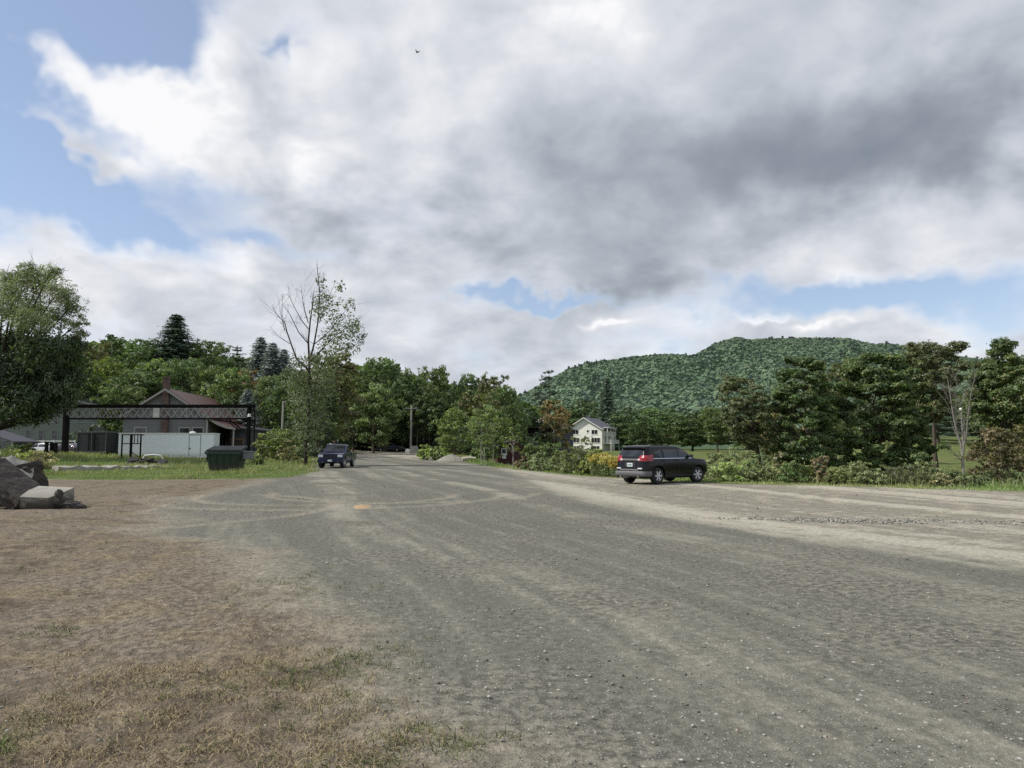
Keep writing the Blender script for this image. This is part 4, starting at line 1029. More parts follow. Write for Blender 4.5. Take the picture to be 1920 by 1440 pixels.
# pale dead tree in front of the lawn
def z2(l): return [(a / 6.26 + 1700, b / 6.26 + 700) for a, b in l]
dl = [(z2([(672, 1185), (655, 1000), (640, 830), (600, 720), (560, 560), (530, 380), (505, 200), (480, 60)]), .15, .025),
 (z2([(655, 1000), (645, 830), (650, 700), (632, 520), (622, 380), (620, 200), (632, 40)]), .11, .02),
 (z2([(560, 560), (575, 420), (600, 280)]), .05, .012), (z2([(530, 380), (450, 280), (380, 200)]), .045, .010), (z2([(622, 380), (680, 290), (730, 190)]), .045, .010),
 (z2([(650, 700), (700, 600), (740, 480)]), .05, .012), (z2([(640, 1020), (560, 940), (480, 860)]), .07, .02), (z2([(620, 200), (570, 110), (550, 20)]), .03, .01)]
bare_tree('dead_tree', 'pale grey dead tree with forked bare trunks and fine twigs in front of the lawn', 1804, 888, 52, dl, z2 and [(1765, 836, 8, 0), (1776, 838, 7, .4)], 131, paint('bark_silver', (.23, .21, .185), .95, var=.3, scale=3.0, spec=.1), 250, .07, GREEN_M, spread=.45, sublen=.9, sub=5, thin=.7)
bare_tree('bare_tree', 'leafless twiggy treetop showing above the huge willow-like crown', 76, 840, 130, [([(76, 840), (76, 600), (76, 530)], .2, .05), ([(76, 540), (62, 505), (52, 492)], .06, .015), ([(76, 540), (74, 505), (70, 484)], .06, .012), ([(76, 540), (88, 510), (95, 495)], .05, .012), ([(76, 550), (98, 515), (108, 502)], .05, .012)], [], 132, BARK, sublen=1.4, sub=5)
# ------------------------------------------------------------------ materials for buildings
def siding(name, col, pitch=0.14, rough=0.7, var=0.10, horizontal=True, dirt=(0.06, 0.055, 0.045)):
    m, n, b = new_mat(name)
    tc = n.node('ShaderNodeTexCoord').outputs['Object']
    s_ = n.node('ShaderNodeSeparateXYZ', {0: tc})
    c = s_.outputs[2] if horizontal else n.m('ADD', s_.outputs[0], s_.outputs[1])
    fr = n.m('FRACT', n.m('DIVIDE', c, pitch))
    row = n.m('FLOOR', n.m('DIVIDE', c, pitch))
    wn = n.node('ShaderNodeTexWhiteNoise', noise_dimensions='1D', **{}); n.set(wn.inputs['W'], row)
    nz = n.noise(tc, 1.3, 5, .6); nz2 = n.noise(tc, 14, 3, .6)
    k = n.m('ADD', n.m('MULTIPLY', n.m('SUBTRACT', nz, .5), var * 5), n.m('MULTIPLY', n.m('SUBTRACT', wn.outputs[0], .5), var))
    k = n.m('ADD', k, n.m('MULTIPLY', n.m('SUBTRACT', nz2, .5), var))
    cc = n.mix(n.ss(fr, 0.10, 0.0), (*col, 1), tuple(x * .5 for x in col))
    cc = n.vm('SCALE', cc, sc=n.m('ADD', k, 1.0))
    cc = n.mix(n.m('MULTIPLY', n.ss(s_.outputs[2], 0.9, 0.0), n.ss(nz, .35, .6)), cc, dirt)
    n.set(b.inputs['Base Color'], cc); b.inputs['Roughness'].default_value = rough
    b.inputs['Specular IOR Level'].default_value = .25
    n.set(b.inputs['Normal'], n.node('ShaderNodeBump', {'Strength': .7, 'Distance': .02, 'Height': n.m('SUBTRACT', 1.0, fr)}))
    return m
def glass_dark(name, col=(0.015, 0.018, 0.02), rough=.06):
    m, n, b = new_mat(name)
    tc = n.node('ShaderNodeTexCoord').outputs['Object']
    n.set(b.inputs['Base Color'], n.mix(n.ss(n.noise(tc, 2.5, 3), .4, .65), col, tuple(x * 2.6 + .01 for x in col)))
    b.inputs['Roughness'].default_value = rough; b.inputs['Specular IOR Level'].default_value = .7
    return m
PANE = glass_dark("window_pane")
WHITE = paint("white_paint", (0.74, 0.73, 0.69), .55, var=.05, scale=2)
CREAM = siding("cream_siding", (0.92, 0.905, 0.82), .16, var=.05, dirt=(.4, .37, .28))
GREYS = siding("grey_siding", (0.185, 0.185, 0.185), .2, var=.10)
GREYD = siding("dark_grey_siding", (0.105, 0.108, 0.112), .25, var=.14)
NAVY = siding("blue_grey_siding", (0.060, 0.066, 0.085), .18, var=.08)
MILL = siding("pale_green_siding", (0.17, 0.19, 0.165), .25, var=.10)
MAROON = siding("maroon_boards", (0.075, 0.026, 0.024), .2, var=.2, horizontal=False)
REDROOF = siding("red_metal_roof", (0.115, 0.046, 0.034), .45, .5, var=.16, horizontal=False, dirt=(.10, .05, .035))
GREYROOF = paint("grey_shingles", (0.115, 0.118, 0.128), .9, var=.16, scale=3.5, bump=.015, bscale=9)
DARKROOF = paint("dark_shingles", (0.060, 0.060, 0.072), .9, var=.2, scale=3.5, bump=.015, bscale=9)
TRIMG = paint("weathered_trim", (0.36, 0.34, 0.31), .8, var=.15, scale=3)
def brick_mat(name):
    m, n, b = new_mat(name)
    tc = n.node('ShaderNodeTexCoord').outputs['Object']
    mp = n.node('ShaderNodeCombineXYZ', {0: n.m('ADD', n.node('ShaderNodeSeparateXYZ', {0: tc}).outputs[0], n.node('ShaderNodeSeparateXYZ', {0: tc}).outputs[1]), 1: n.node('ShaderNodeSeparateXYZ', {0: tc}).outputs[2], 2: 0.0})
    br = n.node('ShaderNodeTexBrick', {'Vector': mp.outputs[0], 'Color1': (.135, .072, .056, 1), 'Color2': (.095, .056, .046, 1), 'Mortar': (.20, .18, .16, 1), 'Scale': 4.0, 'Mortar Size': .012})
    c = n.vm('SCALE', br.outputs[0], sc=n.ss(n.noise(tc, 2.2, 4), .3, .7, .7, 1.25))
    n.set(b.inputs['Base Color'], c); b.inputs['Roughness'].default_value = .9
    return m
BRICK = brick_mat("brick")

def window(parent, x, y, z, w, h, frame=WHITE, nx=1, fr=.07, axis='y', sgn=-1, sill=True, nz=1):
    """a window in a wall that faces along axis; parts: frame > pane"""
    def bx(mb, a0, a1, c0, c1, d0, d1):
        lo, hi = min(sgn * d0, sgn * d1), max(sgn * d0, sgn * d1)
        if axis == 'y': mb.box(x + a0, x + a1, y + lo, y + hi, z + c0, z + c1)
        else: mb.box(y + lo, y + hi, x + a0, x + a1, z + c0, z + c1)
    mb = MB(); hw, hh = w / 2, h / 2
    bx(mb, -hw - fr, -hw, -hh - fr, hh + fr, -.02, .06); bx(mb, hw, hw + fr, -hh - fr, hh + fr, -.02, .06)
    bx(mb, -hw, hw, hh, hh + fr, -.02, .058); bx(mb, -hw, hw, -hh - fr, -hh, -.02, .058)
    for i in range(1, nx):
        c = -hw + w * i / nx; bx(mb, c - fr * .45, c + fr * .45, -hh, hh, -.02, .05)
    for i in range(1, nz):
        c = -hh + h * i / nz; bx(mb, -hw, hw, c - fr * .3, c + fr * .3, -.02, .045)
    if sill: bx(mb, -hw - fr * 1.6, hw + fr * 1.6, -hh - fr * 2.0, -hh - fr, -.02, .10)
    f = mb.build('window', frame, parent)
    pb = MB(); bx(pb, -hw, hw, -hh, hh, -.05, .012)
    pb.build('pane', PANE, f)
    return f

def gable_house(root, Wd, Dp, He, Hr, wall, roof, over=.5, th=.16, rake=WHITE, apex=0.0, base=-.6):
    """gable end faces -y; ridge runs along y"""
    hw = Wd / 2
    MB().prism([(-hw, base), (hw, base), (hw, He), (apex, Hr), (-hw, He)], 0, Dp).build('wall', wall, root)
    rb = MB()
    for s_ in (-1, 1):
        dx = s_ * hw - apex; dz = He - Hr; L = math.hypot(dx, dz); ux, uz = dx / L, dz / L
        nx_, nz_ = -uz * s_, ux * s_
        a = (apex, Hr + .02); e = (apex + ux * (L + over), Hr + .02 + uz * (L + over))
        poly = [(a[0], a[1]), (e[0], e[1]), (e[0] + nx_ * th, e[1] + nz_ * th), (a[0], a[1] + th / max(.4, abs(nz_)))]
        rb.prism(poly if s_ > 0 else poly[::-1], -over, Dp + over)
    ro = rb.build('roof', roof, root)
    kb = MB()
    for s_ in (-1, 1):
        dx = s_ * hw - apex; dz = He - Hr; L = math.hypot(dx, dz); ux, uz = dx / L, dz / L
        M = Matrix.Translation((apex, 0, Hr)) 
        e = (apex + ux * (L + over), Hr + uz * (L + over))
        poly = [(apex, Hr + .16), (e[0], e[1] + .16), (e[0], e[1] - .10), (apex, Hr - .12)]
        kb.prism(poly, -over - .05, -over - .004)
    kb.build('rake_board', rake, root)
    return ro

# ---------------------------------------------- cream house on the right
p = GP(1096, 212); p.z = T(p.x, p.y)
hz_ = at(1107, 846, 200).z
h1 = thing('cream_house', 'cream three-storey gabled house with grey roof and side deck, left of the black car', 'house', (p.x, p.y, hz_), -R(25))
gable_house(h1, 10.4, 12, 6.3, 9.4, CREAM, GREYROOF, .75)
for (x, z, w, h, n) in ((-2.7, 5.35, 1.7, 1.15, 2), (3.0, 5.35, 1.7, 1.15, 2), (-2.5, 3.05, 1.7, 1.3, 2), (3.35, 3.0, 2.5, 1.35, 3), (3.2, .85, 2.4, 1.0, 3), (1.0, 5.6, .55, .6, 1), (-2.4, .85, 1.6, 1.0, 2)):
    window(h1, x, 0, z, w, h, WHITE, n, .09)
for (yy, z) in ((3, 5.2), (7, 5.2), (3, 3.0), (7, 3.0)): window(h1, yy, 5.2, z, 1.2, 1.3, WHITE, 2, .08, axis='x', sgn=1)
db = MB()
db.box(5.23, 7.6, 1.0, 9, 2.02, 2.2); db.box(5.23, 6.6, 1.0, 9, 4.3, 4.45)
for yy in (1.1, 4, 8.9): db.box(7.42, 7.58, yy - .08, yy + .08, -.9, 3.05); db.box(6.42, 6.58, yy - .08, yy + .08, 2.2, 6.6)
db.box(5.23, 7.0, .9, 9.1, 6.55, 6.72)
dk = db.build('deck', WHITE, h1)
rl = MB()
for (x1, z) in ((7.55, 2.2), (6.5, 4.45)):
    rl.box(x1 - .05, x1 + .05, 1.1, 8.9, z + .88, z + .98); rl.box(5.3, x1, 1.03, 1.13, z + .88, z + .98)
    for i in range(30): rl.box(x1 - .025, x1 + .025, 1.2 + i * .26, 1.25 + i * .26, z, z + .9)
    for i in range(9): rl.box(5.35 + i * (x1 - 5.3) / 9, 5.40 + i * (x1 - 5.3) / 9, 1.05, 1.1, z, z + .9)
rl.build('railing', WHITE, dk)
ch = MB().box(-.9, -.2, 5, 5.7, 8.6, 10.3).build('chimney', GREYROOF, h1)
MB().tube([(1.9, -.15, 4.35), (1.9, -.3, 4.35)], .18, 10).build('wall_lamp', WHITE, h1)

# ---------------------------------------------- blue-grey house
hz_ = at(1018, 846, 168).z; p = GP(1016, 168)
h2 = thing('blue_house', 'dark blue-grey house with a white balcony railing, half hidden behind the orange maple', 'house', (p.x, p.y, hz_), R(-22))
gable_house(h2, 7.4, 12, 5.1, 7.3, NAVY, DARKROOF, .55)
for (x, z, w, h, n) in ((-1.6, 4.2, 1.6, 1.5, 2), (1.5, 4.2, 1.4, 1.5, 2), (-1.7, 1.4, 1.5, 1.5, 2), (1.5, 1.4, 1.5, 1.5, 2)): window(h2, x, 0, z, w, h, TRIMG, n, .07)
for yy in (2, 5, 8.5):
    window(h2, yy, 3.7, 1.5, 1.3, 1.4, TRIMG, 2, .07, axis='x', sgn=1)
bb = MB(); bb.box(-3.6, 3.5, -1.7, -.03, 2.85, 3.02)
for x in (-3.5, 0, 3.4): bb.box(x - .09, x + .09, -1.66, -1.5, -.8, 5.3)
bb.box(-3.9, 3.9, -1.75, -.03, 5.3, 5.45)
bal = bb.build('balcony', TRIMG, h2)
rb = MB(); rb.box(-3.6, 3.5, -1.68, -1.6, 3.85, 3.95)
for i in range(28): rb.box(-3.5 + i * .25, -3.44 + i * .25, -1.67, -1.61, 3.02, 3.86)
rb.build('railing', WHITE, bal)

# ---------------------------------------------- red shed
p = GP(957, 78)
h3 = thing('garden_shed', 'dark red wooden shed with a small white-framed window, behind the staked sapling', 'shed', (p.x, p.y, p.z), R(6))
gable_house(h3, 2.7, 3.0, 1.9, 2.6, MAROON, DARKROOF, .22, .08, MAROON)
window(h3, -.68, 0, 1.55, .42, .46, WHITE, 1, .085)
MB().box(-.88, -.46, -.05, -.01, .78, 1.14).build('notice_board', WHITE, h3)
MB().box(.35, 1.05, -.04, .01, .05, 1.75).build('door', paint("maroon_door", (.06, .02, .02), .7), h3)

# ---------------------------------------------- grey house with brick chimney and red roof
p = GP(309, 92)
h4 = thing('grey_house', 'grey gabled house with front brick chimney and rusty red roof behind the gantry', 'house', (p.x, p.y, p.z), R(7))
He4, Hr4 = 4.7, at(308, 731, 92).z - p.z
ro = gable_house(h4, 10.0, 25, He4, Hr4, GREYS, REDROOF, .6, .16, TRIMG)
cb = MB(); cb.box(-.38, .38, -.42, -.01, -.5, Hr4 - .6); cb.box(-.30, .30, -.56, .26, Hr4 - .6, Hr4 + 1.35); cb.box(-.37, .37, -.63, .33, Hr4 + 1.35, Hr4 + 1.6)
cb.build('chimney', BRICK, h4)
for (x, z, w, h) in ((-2.9, 2.45, 1.25, 1.7), (2.3, 2.45, 1.15, 1.7), (3.9, 2.45, 1.15, 1.7)): window(h4, x, 0, z, w, h, TRIMG, 1, .13, nz=2)
pb = MB()   # low flared porch roof along the right side
pb.prism([(5.06, 4.55), (6.2, 3.95), (7.2, 3.5), (8.3, 3.3), (8.3, 3.17), (7.15, 3.36), (6.1, 3.79), (5.06, 4.38)], .3, 22)
po = pb.build('porch_roof', REDROOF, h4)
for yy in (.45, 7.4, 14.4): MB().box(8.0, 8.16, yy - .08, yy + .08, -.8, 3.2).build('porch_post', TRIMG, po)
MB().prism([(5.06, 4.60), (6.2, 4.0), (7.2, 3.55), (8.34, 3.35), (8.34, 3.1), (7.15, 3.3), (6.1, 3.72), (5.06, 4.32)], .22, .296).build('rake_board', TRIMG, po)
MB().box(4.86, 5.06, -.12, .02, -.5, 4.5).build('corner_board', TRIMG, h4)

# ---------------------------------------------- long dark shed right of it
p = GP(458, 97)
h5 = thing('grey_shed', 'low dark grey shed with a sloping flat roof and a wooden-framed opening behind the dumpster', 'shed', (p.x, p.y, p.z), R(-4))
MB().prism([(-1.9, -.6), (5.0, -.6), (5.0, 2.95), (-1.9, 3.6)], 0, 6).build('wall', GREYD, h5)
MB().prism([(-2.1, 3.66), (5.35, 2.93), (5.35, 3.09), (-2.1, 3.82)], -.35, 6.3).build('roof', DARKROOF, h5)
wf = paint("raw_wood", (.24, .15, .085), .85, var=.25, scale=4)
f = MB().box(-1.7, -1.52, -.09, .03, .1, 2.0).box(-.2, -.02, -.09, .03, .1, 2.0).box(-1.7, -.02, -.095, .03, 2.0, 2.2).build('door_frame', wf, h5)
MB().box(-1.52, -.2, -.05, -.004, -.2, 2.0).build('door', paint("dark_brown_door", (.07, .05, .04), .7), f)
window(h5, 2.7, 0, 1.9, 1.3, .9, TRIMG, 2, .07)
# ---------------------------------------------- mill building far left
p = GP(65, 112)
h6 = thing('mill_building', 'long pale green-grey building with small dark windows under the willow-like crown', 'building', (p.x, p.y, p.z), R(3))
gable_house(h6, 22, 9, 6.0, 8.4, MILL, DARKROOF, .4, .16, MILL)
for x in (-9, -6.6, -4.2, -1.0, .9, 2.9, 4.7, 6.6, 8.6):
    window(h6, x, 0, 2.0, .75, 1.5, paint("dull_frame", (.25, .27, .25), .8), 1, .07, nz=2)
    window(h6, x, 0, 4.6, .75, 1.3, paint("dull_frame", (.25, .27, .25), .8), 1, .07, nz=2)
p = GP(-6, 84)
h7 = thing('open_shed', 'small open-fronted shed with a dark sloping roof at the left picture edge', 'shed', (p.x, p.y, p.z), R(-8))
MB().prism([(-2.2, 2.75), (2.5, 1.45), (2.5, 1.6), (-2.2, 2.9)], -.4, 3.4).build('roof', DARKROOF, h7)
MB().box(-2, 2.2, 2.9, 3.05, -.4, 1.55).box(2.05, 2.2, .1, 2.9, -.4, 1.5).build('wall', GREYD, h7)
for x in (-1.9, 2.1): MB().box(x - .08, x + .08, -.2, -.04, -.4, 1.6 + (.9 if x < 0 else -.05)).build('post', WHITE, h7)

# ---------------------------------------------- steel gantry
STEEL = paint("black_steel", (0.012, 0.011, 0.011), .85, metal=.0, spec=.12, var=.3, scale=5)
STEELG = paint("grey_lattice", (0.30, 0.29, 0.28), .75, spec=.2, var=.25, scale=5)
Yg = 74.0
p = GP(118, Yg); q = GP(478, Yg)
x0, x1 = xz(117, Yg), xz(464, Yg); xe = xz(477, Yg)
zt = at(118, 760, Yg).z; zb = at(118, 785, Yg).z
base = T((x0 + x1) / 2, Yg)
gt = thing('steel_gantry', 'long black steel lattice gantry on tall posts in front of the grey house', 'gantry', (x0, Yg, base))
H1, H0 = zt - base, zb - base; Lg = x1 - x0
mb = MB()
for dy in (0, .5):
    mb.box(-.15, Lg + .5, dy - .09, dy + .09, H1 - .24, H1)
    mb.box(-.02, Lg + .1, dy - .07, dy + .07, H0 - .07, H0 + .08)
mb.box(-.4, Lg + .55, -.22, .72, H1 + .003, H1 + .07)
mb.build('beam', STEEL, gt)
lat = MB(); n = 24
for dy in (0, .5):
    for i in range(n):
        a = Lg * i / n; b = Lg * (i + 1) / n
        lat.bar((a, dy - .02, H0), (b, dy - .02, H1 - .24), .075); lat.bar((a, dy + .03, H1 - .24), (b, dy + .03, H0), .075)
    for i in range(0, n + 1, 4): lat.box(Lg * i / n - .04, Lg * i / n + .04, dy - .05, dy + .05, H0, H1 - .24)
    lat.box(0, Lg, dy - .045, dy + .045, H1 - .34, H1 - .28)
lat.build('lattice', STEELG, gt)
for x, w in ((.14, .13), (Lg, .10)):
    for dy in (0, .5):
        MB().box(x - w, x + w, dy - w, dy + w, -.4, H1 - .02 if x < 1 else H1 + .0).build('post', STEEL, gt)
fr = MB(); cx = xe - x0
arc = [(Lg, -.12, H1 - .1), (Lg + .3, -.12, H1 - .06), (cx - .1, -.12, H1 - .35), (cx, -.12, H1 - 1.0), (cx, -.12, -.3)]
fr.tube(arc, .085, 8); fr.bar((Lg, -.12, H1 - 2.0), (cx, -.12, H1 - 2.0), .1); fr.bar((Lg, -.12, H1 - 2.5), (cx, -.12, H1 - 2.2), .08)
fr.build('end_frame', STEEL, gt, smooth=True)
MB().bar((Lg - 2.0, 0, H0), (Lg, 0, H0 - 1.55), .13).bar((Lg - 2.35, 0, H0), (Lg, 0, H0 - 1.85), .09).build('knee_brace', STEEL, gt)
MB().box(xz(286, Yg) - x0, xz(298, Yg) - x0, -.16, -.10, H0 + .12, H1 - .28).build('sign_plate', paint("dull_white_plate", (.45, .44, .40), .6, var=.2), gt)
MB().tube([(cx - .55, -.1, H1 - 1.15), (cx - .55, -.1, H1 - .85)], [.17, .12], 10).build('lamp', WHITE, gt)

# ---------------------------------------------- three short black posts, frame rack
for i, px in enumerate((88, 97, 105)):
    p = GP(px, 70)
    t = MB().box(-.13, .13, -.13, .13, -.3, at(px, 828, 70).z - p.z - .06 * i).box(-.17, .17, -.17, .17, .45, .62).build('steel_post', STEEL, None, bevel=.01)
    t.location = p
    tag(t, ('leftmost', 'middle', 'rightmost')[i] + ' of three short black steel posts left of the gantry', 'post', 'short black steel posts beside the gantry')
Yr = 66.0; p = GP(247, Yr)
rk = thing('steel_rack', 'upright black steel tube frame standing before the white trailer', 'rack', p)
zt = at(247, 814, Yr).z - p.z
xa, xb, xc = xz(229, Yr) - p.x, xz(246, Yr) - p.x, xz(264, Yr) - p.x
m = MB()
for x in (xa, xb, xc): m.box(x - .05, x + .05, -.05, .05, -.2, zt)
m.box(xb - .09, xb + .09, -.08, .08, -.2, zt - .01)
for z in (zt - .05, zt * .62): m.box(xa + .05, xc - .05, -.04, .04, z - .04, z + .04)
m.box(xa + .3, xa + .4, .0, 1.2, zt - .1, zt - .02); m.box(xc - .4, xc - .3, .0, 1.2, zt - .1, zt - .02)
m.build('frame', STEEL, rk)
m = MB()
for i in range(1, 3): m.box(xb + (xc - xb) * i / 3 - .03, xb + (xc - xb) * i / 3 + .03, -.03, .03, zt * .62, zt)
m.bar((xb, 0, .7), (xc, 0, .1), .05)
m.build('grille_bar', STEEL, rk)

# ---------------------------------------------- utility poles, sign, posts
def pole(px, top, Y, r, label, mat, arm=True):
    p = GP(px, Y); h = at(px, top, Y).z - p.z
    t = thing('utility_pole', label, 'pole', p)
    MB().tube([(0, 0, -.4), (.03, 0, h * .5), (.08, 0, h)], [r * 1.25, r, r * .8], 9).build('shaft', mat, t, smooth=True)
    if arm:
        MB().box(-.9, 1.0, -.06, .06, h - .55, h - .43).build('crossarm', mat, t)
        for x in (-.75, 0.0, .8): MB().lathe([(.03, h - .43), (.06, h - .38), (.06, h - .3), (.03, h - .22)], n=8, c=(x, -.001, 0)).build('insulator', TRIMG, t)
    return t
POLEW = paint("weathered_pole", (.36, .34, .30), .9, var=.25, scale=2)
pole(770, 760, 118, .15, 'pale utility pole at the right side of the road end', POLEW)
pole(528, 752, 88, .12, 'pale pole behind the grey shed, left of the half-bare tree', POLEW, False)
p = GP(633, 96)
sg = thing('road_sign', 'small white sign on a post showing above the blue pickup roof', 'sign', p)
zc_ = at(633, 824, 96).z - p.z
MB().box(-.03, .03, -.03, .03, -.3, zc_ + .2).build('post', STEELG, sg)
MB().box(-.16, .16, -.055, -.032, zc_ - .22, zc_ + .22).build('sign_board', WHITE, sg)
CONC = paint("concrete", (.30, .285, .25), .95, var=.25, scale=2.2, bump=.02, bscale=9, spec=.15)
CONCD = paint("dark_concrete", (.070, .062, .054), .95, var=.35, scale=1.8, bump=.05, bscale=5, spec=.1)
p = GP(777, 112)
t = MB().prism([(-.62, -.2), (.62, -.2), (.55, .95), (.42, 1.15), (-.42, 1.15), (-.55, .95)], -.3, .3).build('concrete_block', CONC, None, bevel=.03); t.location = p
tag(t, 'pale grey concrete block at the foot of the utility pole by the road end', 'concrete block')
p = GP(765, 114)
t = MB().lathe([(.3, -.1), (.42, .1), (.42, .5), (.3, .62), (.05, .66)], n=14).build('white_drum', WHITE, None, smooth=True); t.location = p
tag(t, 'small white rounded drum between the far dark car and the concrete block', 'drum')

# ---------------------------------------------- white rail fence behind the parked cars
p = GP(62, 98); q = GP(141, 98); Lf = q.x - p.x
ff = thing('rail_fence', 'white rail fence behind the cars at the far left', 'fence', (p.x, p.y, p.z))
zt = at(100, 826, 98).z - p.z
m = MB(); m.box(0, Lf, -.03, .03, zt - .14, zt); m.box(0, Lf, -.03, .03, zt - .62, zt - .48); m.build('rail', WHITE, ff)
for i in range(5): MB().box(Lf * i / 4 - .07, Lf * i / 4 + .07, -.10, -.034, -.3, zt + .08).build('post', WHITE, ff)
# ------------------------------------------------------------------ vehicles
def car_paint(name, col):
    m, n, b = new_mat(name)
    tc = n.node('ShaderNodeTexCoord').outputs['Object']
    nz = n.noise(tc, 2.0, 4, .6)
    z = n.node('ShaderNodeSeparateXYZ', {0: tc}).outputs[2]
    dust = n.m('MULTIPLY', n.ss(z, .60, .20), n.ss(nz, .25, .75, .05, .40))
    n.set(b.inputs['Base Color'], n.mix(dust, col, (.10, .09, .075)))
    n.set(b.inputs['Roughness'], n.m('MULTIPLY_ADD', dust, .4, .22))
    b.inputs['Coat Weight'].default_value = .2; b.inputs['Specular IOR Level'].default_value = .22; b.inputs['Coat Roughness'].default_value = .06
    return m
P_BLACK = car_paint("black_car_paint", (.004, .004, .005)); P_BLUE = car_paint("dark_blue_paint", (.016, .020, .052)); P_NAVY = car_paint("navy_paint", (.07, .08, .12))
P_WHITE = car_paint("white_car_paint", (.72, .72, .71)); P_PURPLE = car_paint("plum_paint", (.040, .024, .034)); P_SILV = car_paint("sunlit_edge_silver", (.38, .38, .39))
CARGLASS = glass_dark("car_glass", (.005, .006, .007), .04)
TYRE = paint("tyre_rubber", (.018, .018, .018), .85, var=.3, scale=8)
ALLOY = paint("alloy", (.55, .55, .56), .4, metal=.15, var=.08)
PLASTIC = paint("black_plastic", (.022, .022, .023), .6, var=.2)
GREYPL = paint("grey_plastic", (.12, .12, .122), .55, var=.12)
CHROME = paint("chrome", (.62, .62, .64), .18, metal=1.0, var=.04)
REDL = paint("red_lens", (.30, .010, .016), .18, var=.1, coat=.6)
CLEAR = paint("clear_lens", (.62, .63, .64), .15, var=.1, coat=.6)
PLATE = paint("plate_white", (.62, .66, .64), .5, var=.06)
PLATEG = paint("plate_green", (.03, .16, .09), .5, var=.06)

class Body:
    """car body given as rings: (height, rear end, front end, half width, corner radius)"""
    def __init__(s, rings): s.r = np.array(rings, float)
    def at(s, z): return [float(np.interp(z, s.r[:, 0], s.r[:, i])) for i in range(1, 5)]
    def ring(s, row, n=7, ns=9):
        z, a, b, w, rr = row
        rr = min(rr, w * .9, (b - a) * .45); pts = []
        cs = [(w - rr, b - rr, 0), (-w + rr, b - rr, 90), (-w + rr, a + rr, 180), (w - rr, a + rr, 270)]
        for ci, (cx, cy, a0) in enumerate(cs):
            for k in range(n + 1):
                t = R(a0 + 90 * k / n); pts.append((cx + rr * math.cos(t), cy + rr * math.sin(t), z))
            nx = cs[(ci + 1) % 4]; t1 = R(nx[2])
            e = Vector((nx[0] + rr * math.cos(t1), nx[1] + rr * math.sin(t1), z)); st = Vector(pts[-1])
            for k in range(1, ns): pts.append(tuple(st.lerp(e, k / ns)))
        return pts
    def mesh(s, name, mat, parent, cuts=(), angle=38):
        V = []; F = []
        rings = [s.ring(r) for r in s.r]; n = len(rings[0])
        for r in rings: V += r
        for i in range(len(rings) - 1):
            for k in range(n):
                k2 = (k + 1) % n; F.append((i * n + k, i * n + k2, (i + 1) * n + k2, (i + 1) * n + k))
        F.append(tuple(range(n - 1, -1, -1))); F.append(tuple((len(rings) - 1) * n + k for k in range(n)))
        me = bpy.data.meshes.new(name); me.from_pydata(V, [], F)
        o = link(name, me, None, mat)
        tmp = []
        for (y, z, r) in cuts:
            c = MB().lathe([(r, -1.5), (r, 1.5)], 'X', 28, (0, y, z)).build('cut', mat)
            m = o.modifiers.new('b', 'BOOLEAN'); m.operation = 'DIFFERENCE'; m.object = c; m.solver = 'EXACT'; tmp.append(c)
        if cuts:
            dg = bpy.context.evaluated_depsgraph_get(); me2 = bpy.data.meshes.new_from_object(o.evaluated_get(dg))
            o.modifiers.clear(); o.data = me2; me2.name = name
            for c in tmp: bpy.data.objects.remove(c)
        o.data.polygons.foreach_set('use_smooth', np.ones(len(o.data.polygons), bool))
        o.data.set_sharp_from_angle(angle=R(angle))
        o.parent = parent
        return o
    def side_patch(s, name, poly, mat, parent, off=.008, both=True):
        """window or panel on the flank; poly in (y,z), convex"""
        mb = MB()
        zs = [p[1] for p in poly]; z0, z1 = min(zs), max(zs)
        rows = sorted(set([z0, z1] + [z for z in s.r[:, 0] if z0 < z < z1]))
        def span(z):
            ys = []
            for i in range(len(poly)):
                (ya, za), (yb, zb) = poly[i], poly[(i + 1) % len(poly)]
                if abs(za - zb) < 1e-9:
                    if abs(za - z) < 1e-6: ys += [ya, yb]
                elif min(za, zb) - 1e-9 <= z <= max(za, zb) + 1e-9: ys.append(ya + (yb - ya) * (z - za) / (zb - za))
            return min(ys), max(ys)
        out = []
        for sg in ((-1, 1) if both else (both or 1,)):
            pts = [(sg * (s.at(z)[2] + off), y, z) for z in rows for y in span(z)]
            fs = [(2 * i, 2 * i + 1, 2 * i + 3, 2 * i + 2) for i in range(len(rows) - 1)]
            m = MB(); m.add(pts, fs)
            out.append(m.build(name, mat, parent))
        return out
    def end_patch(s, name, z0, z1, front, mat, parent, off=.008, inset=.06, x0=None, x1=None):
        rows = sorted(set([z0, z1] + [z for z in s.r[:, 0] if z0 < z < z1])); pts = []
        for z in rows:
            a, b, w, rr = s.at(z); y = (b + off) if front else (a - off)
            e = w - rr * .75 - inset
            pts += [(x0 if x0 is not None else -e, y, z), (x1 if x1 is not None else e, y, z)]
        if front: pts = [(x, y + .004, z + .006) for x, y, z in pts]
        else: pts = [(x, y - .002, z + .004) for x, y, z in pts]
        return MB().add(pts, [(2 * i, 2 * i + 1, 2 * i + 3, 2 * i + 2) for i in range(len(rows) - 1)]).build(name, mat, parent)

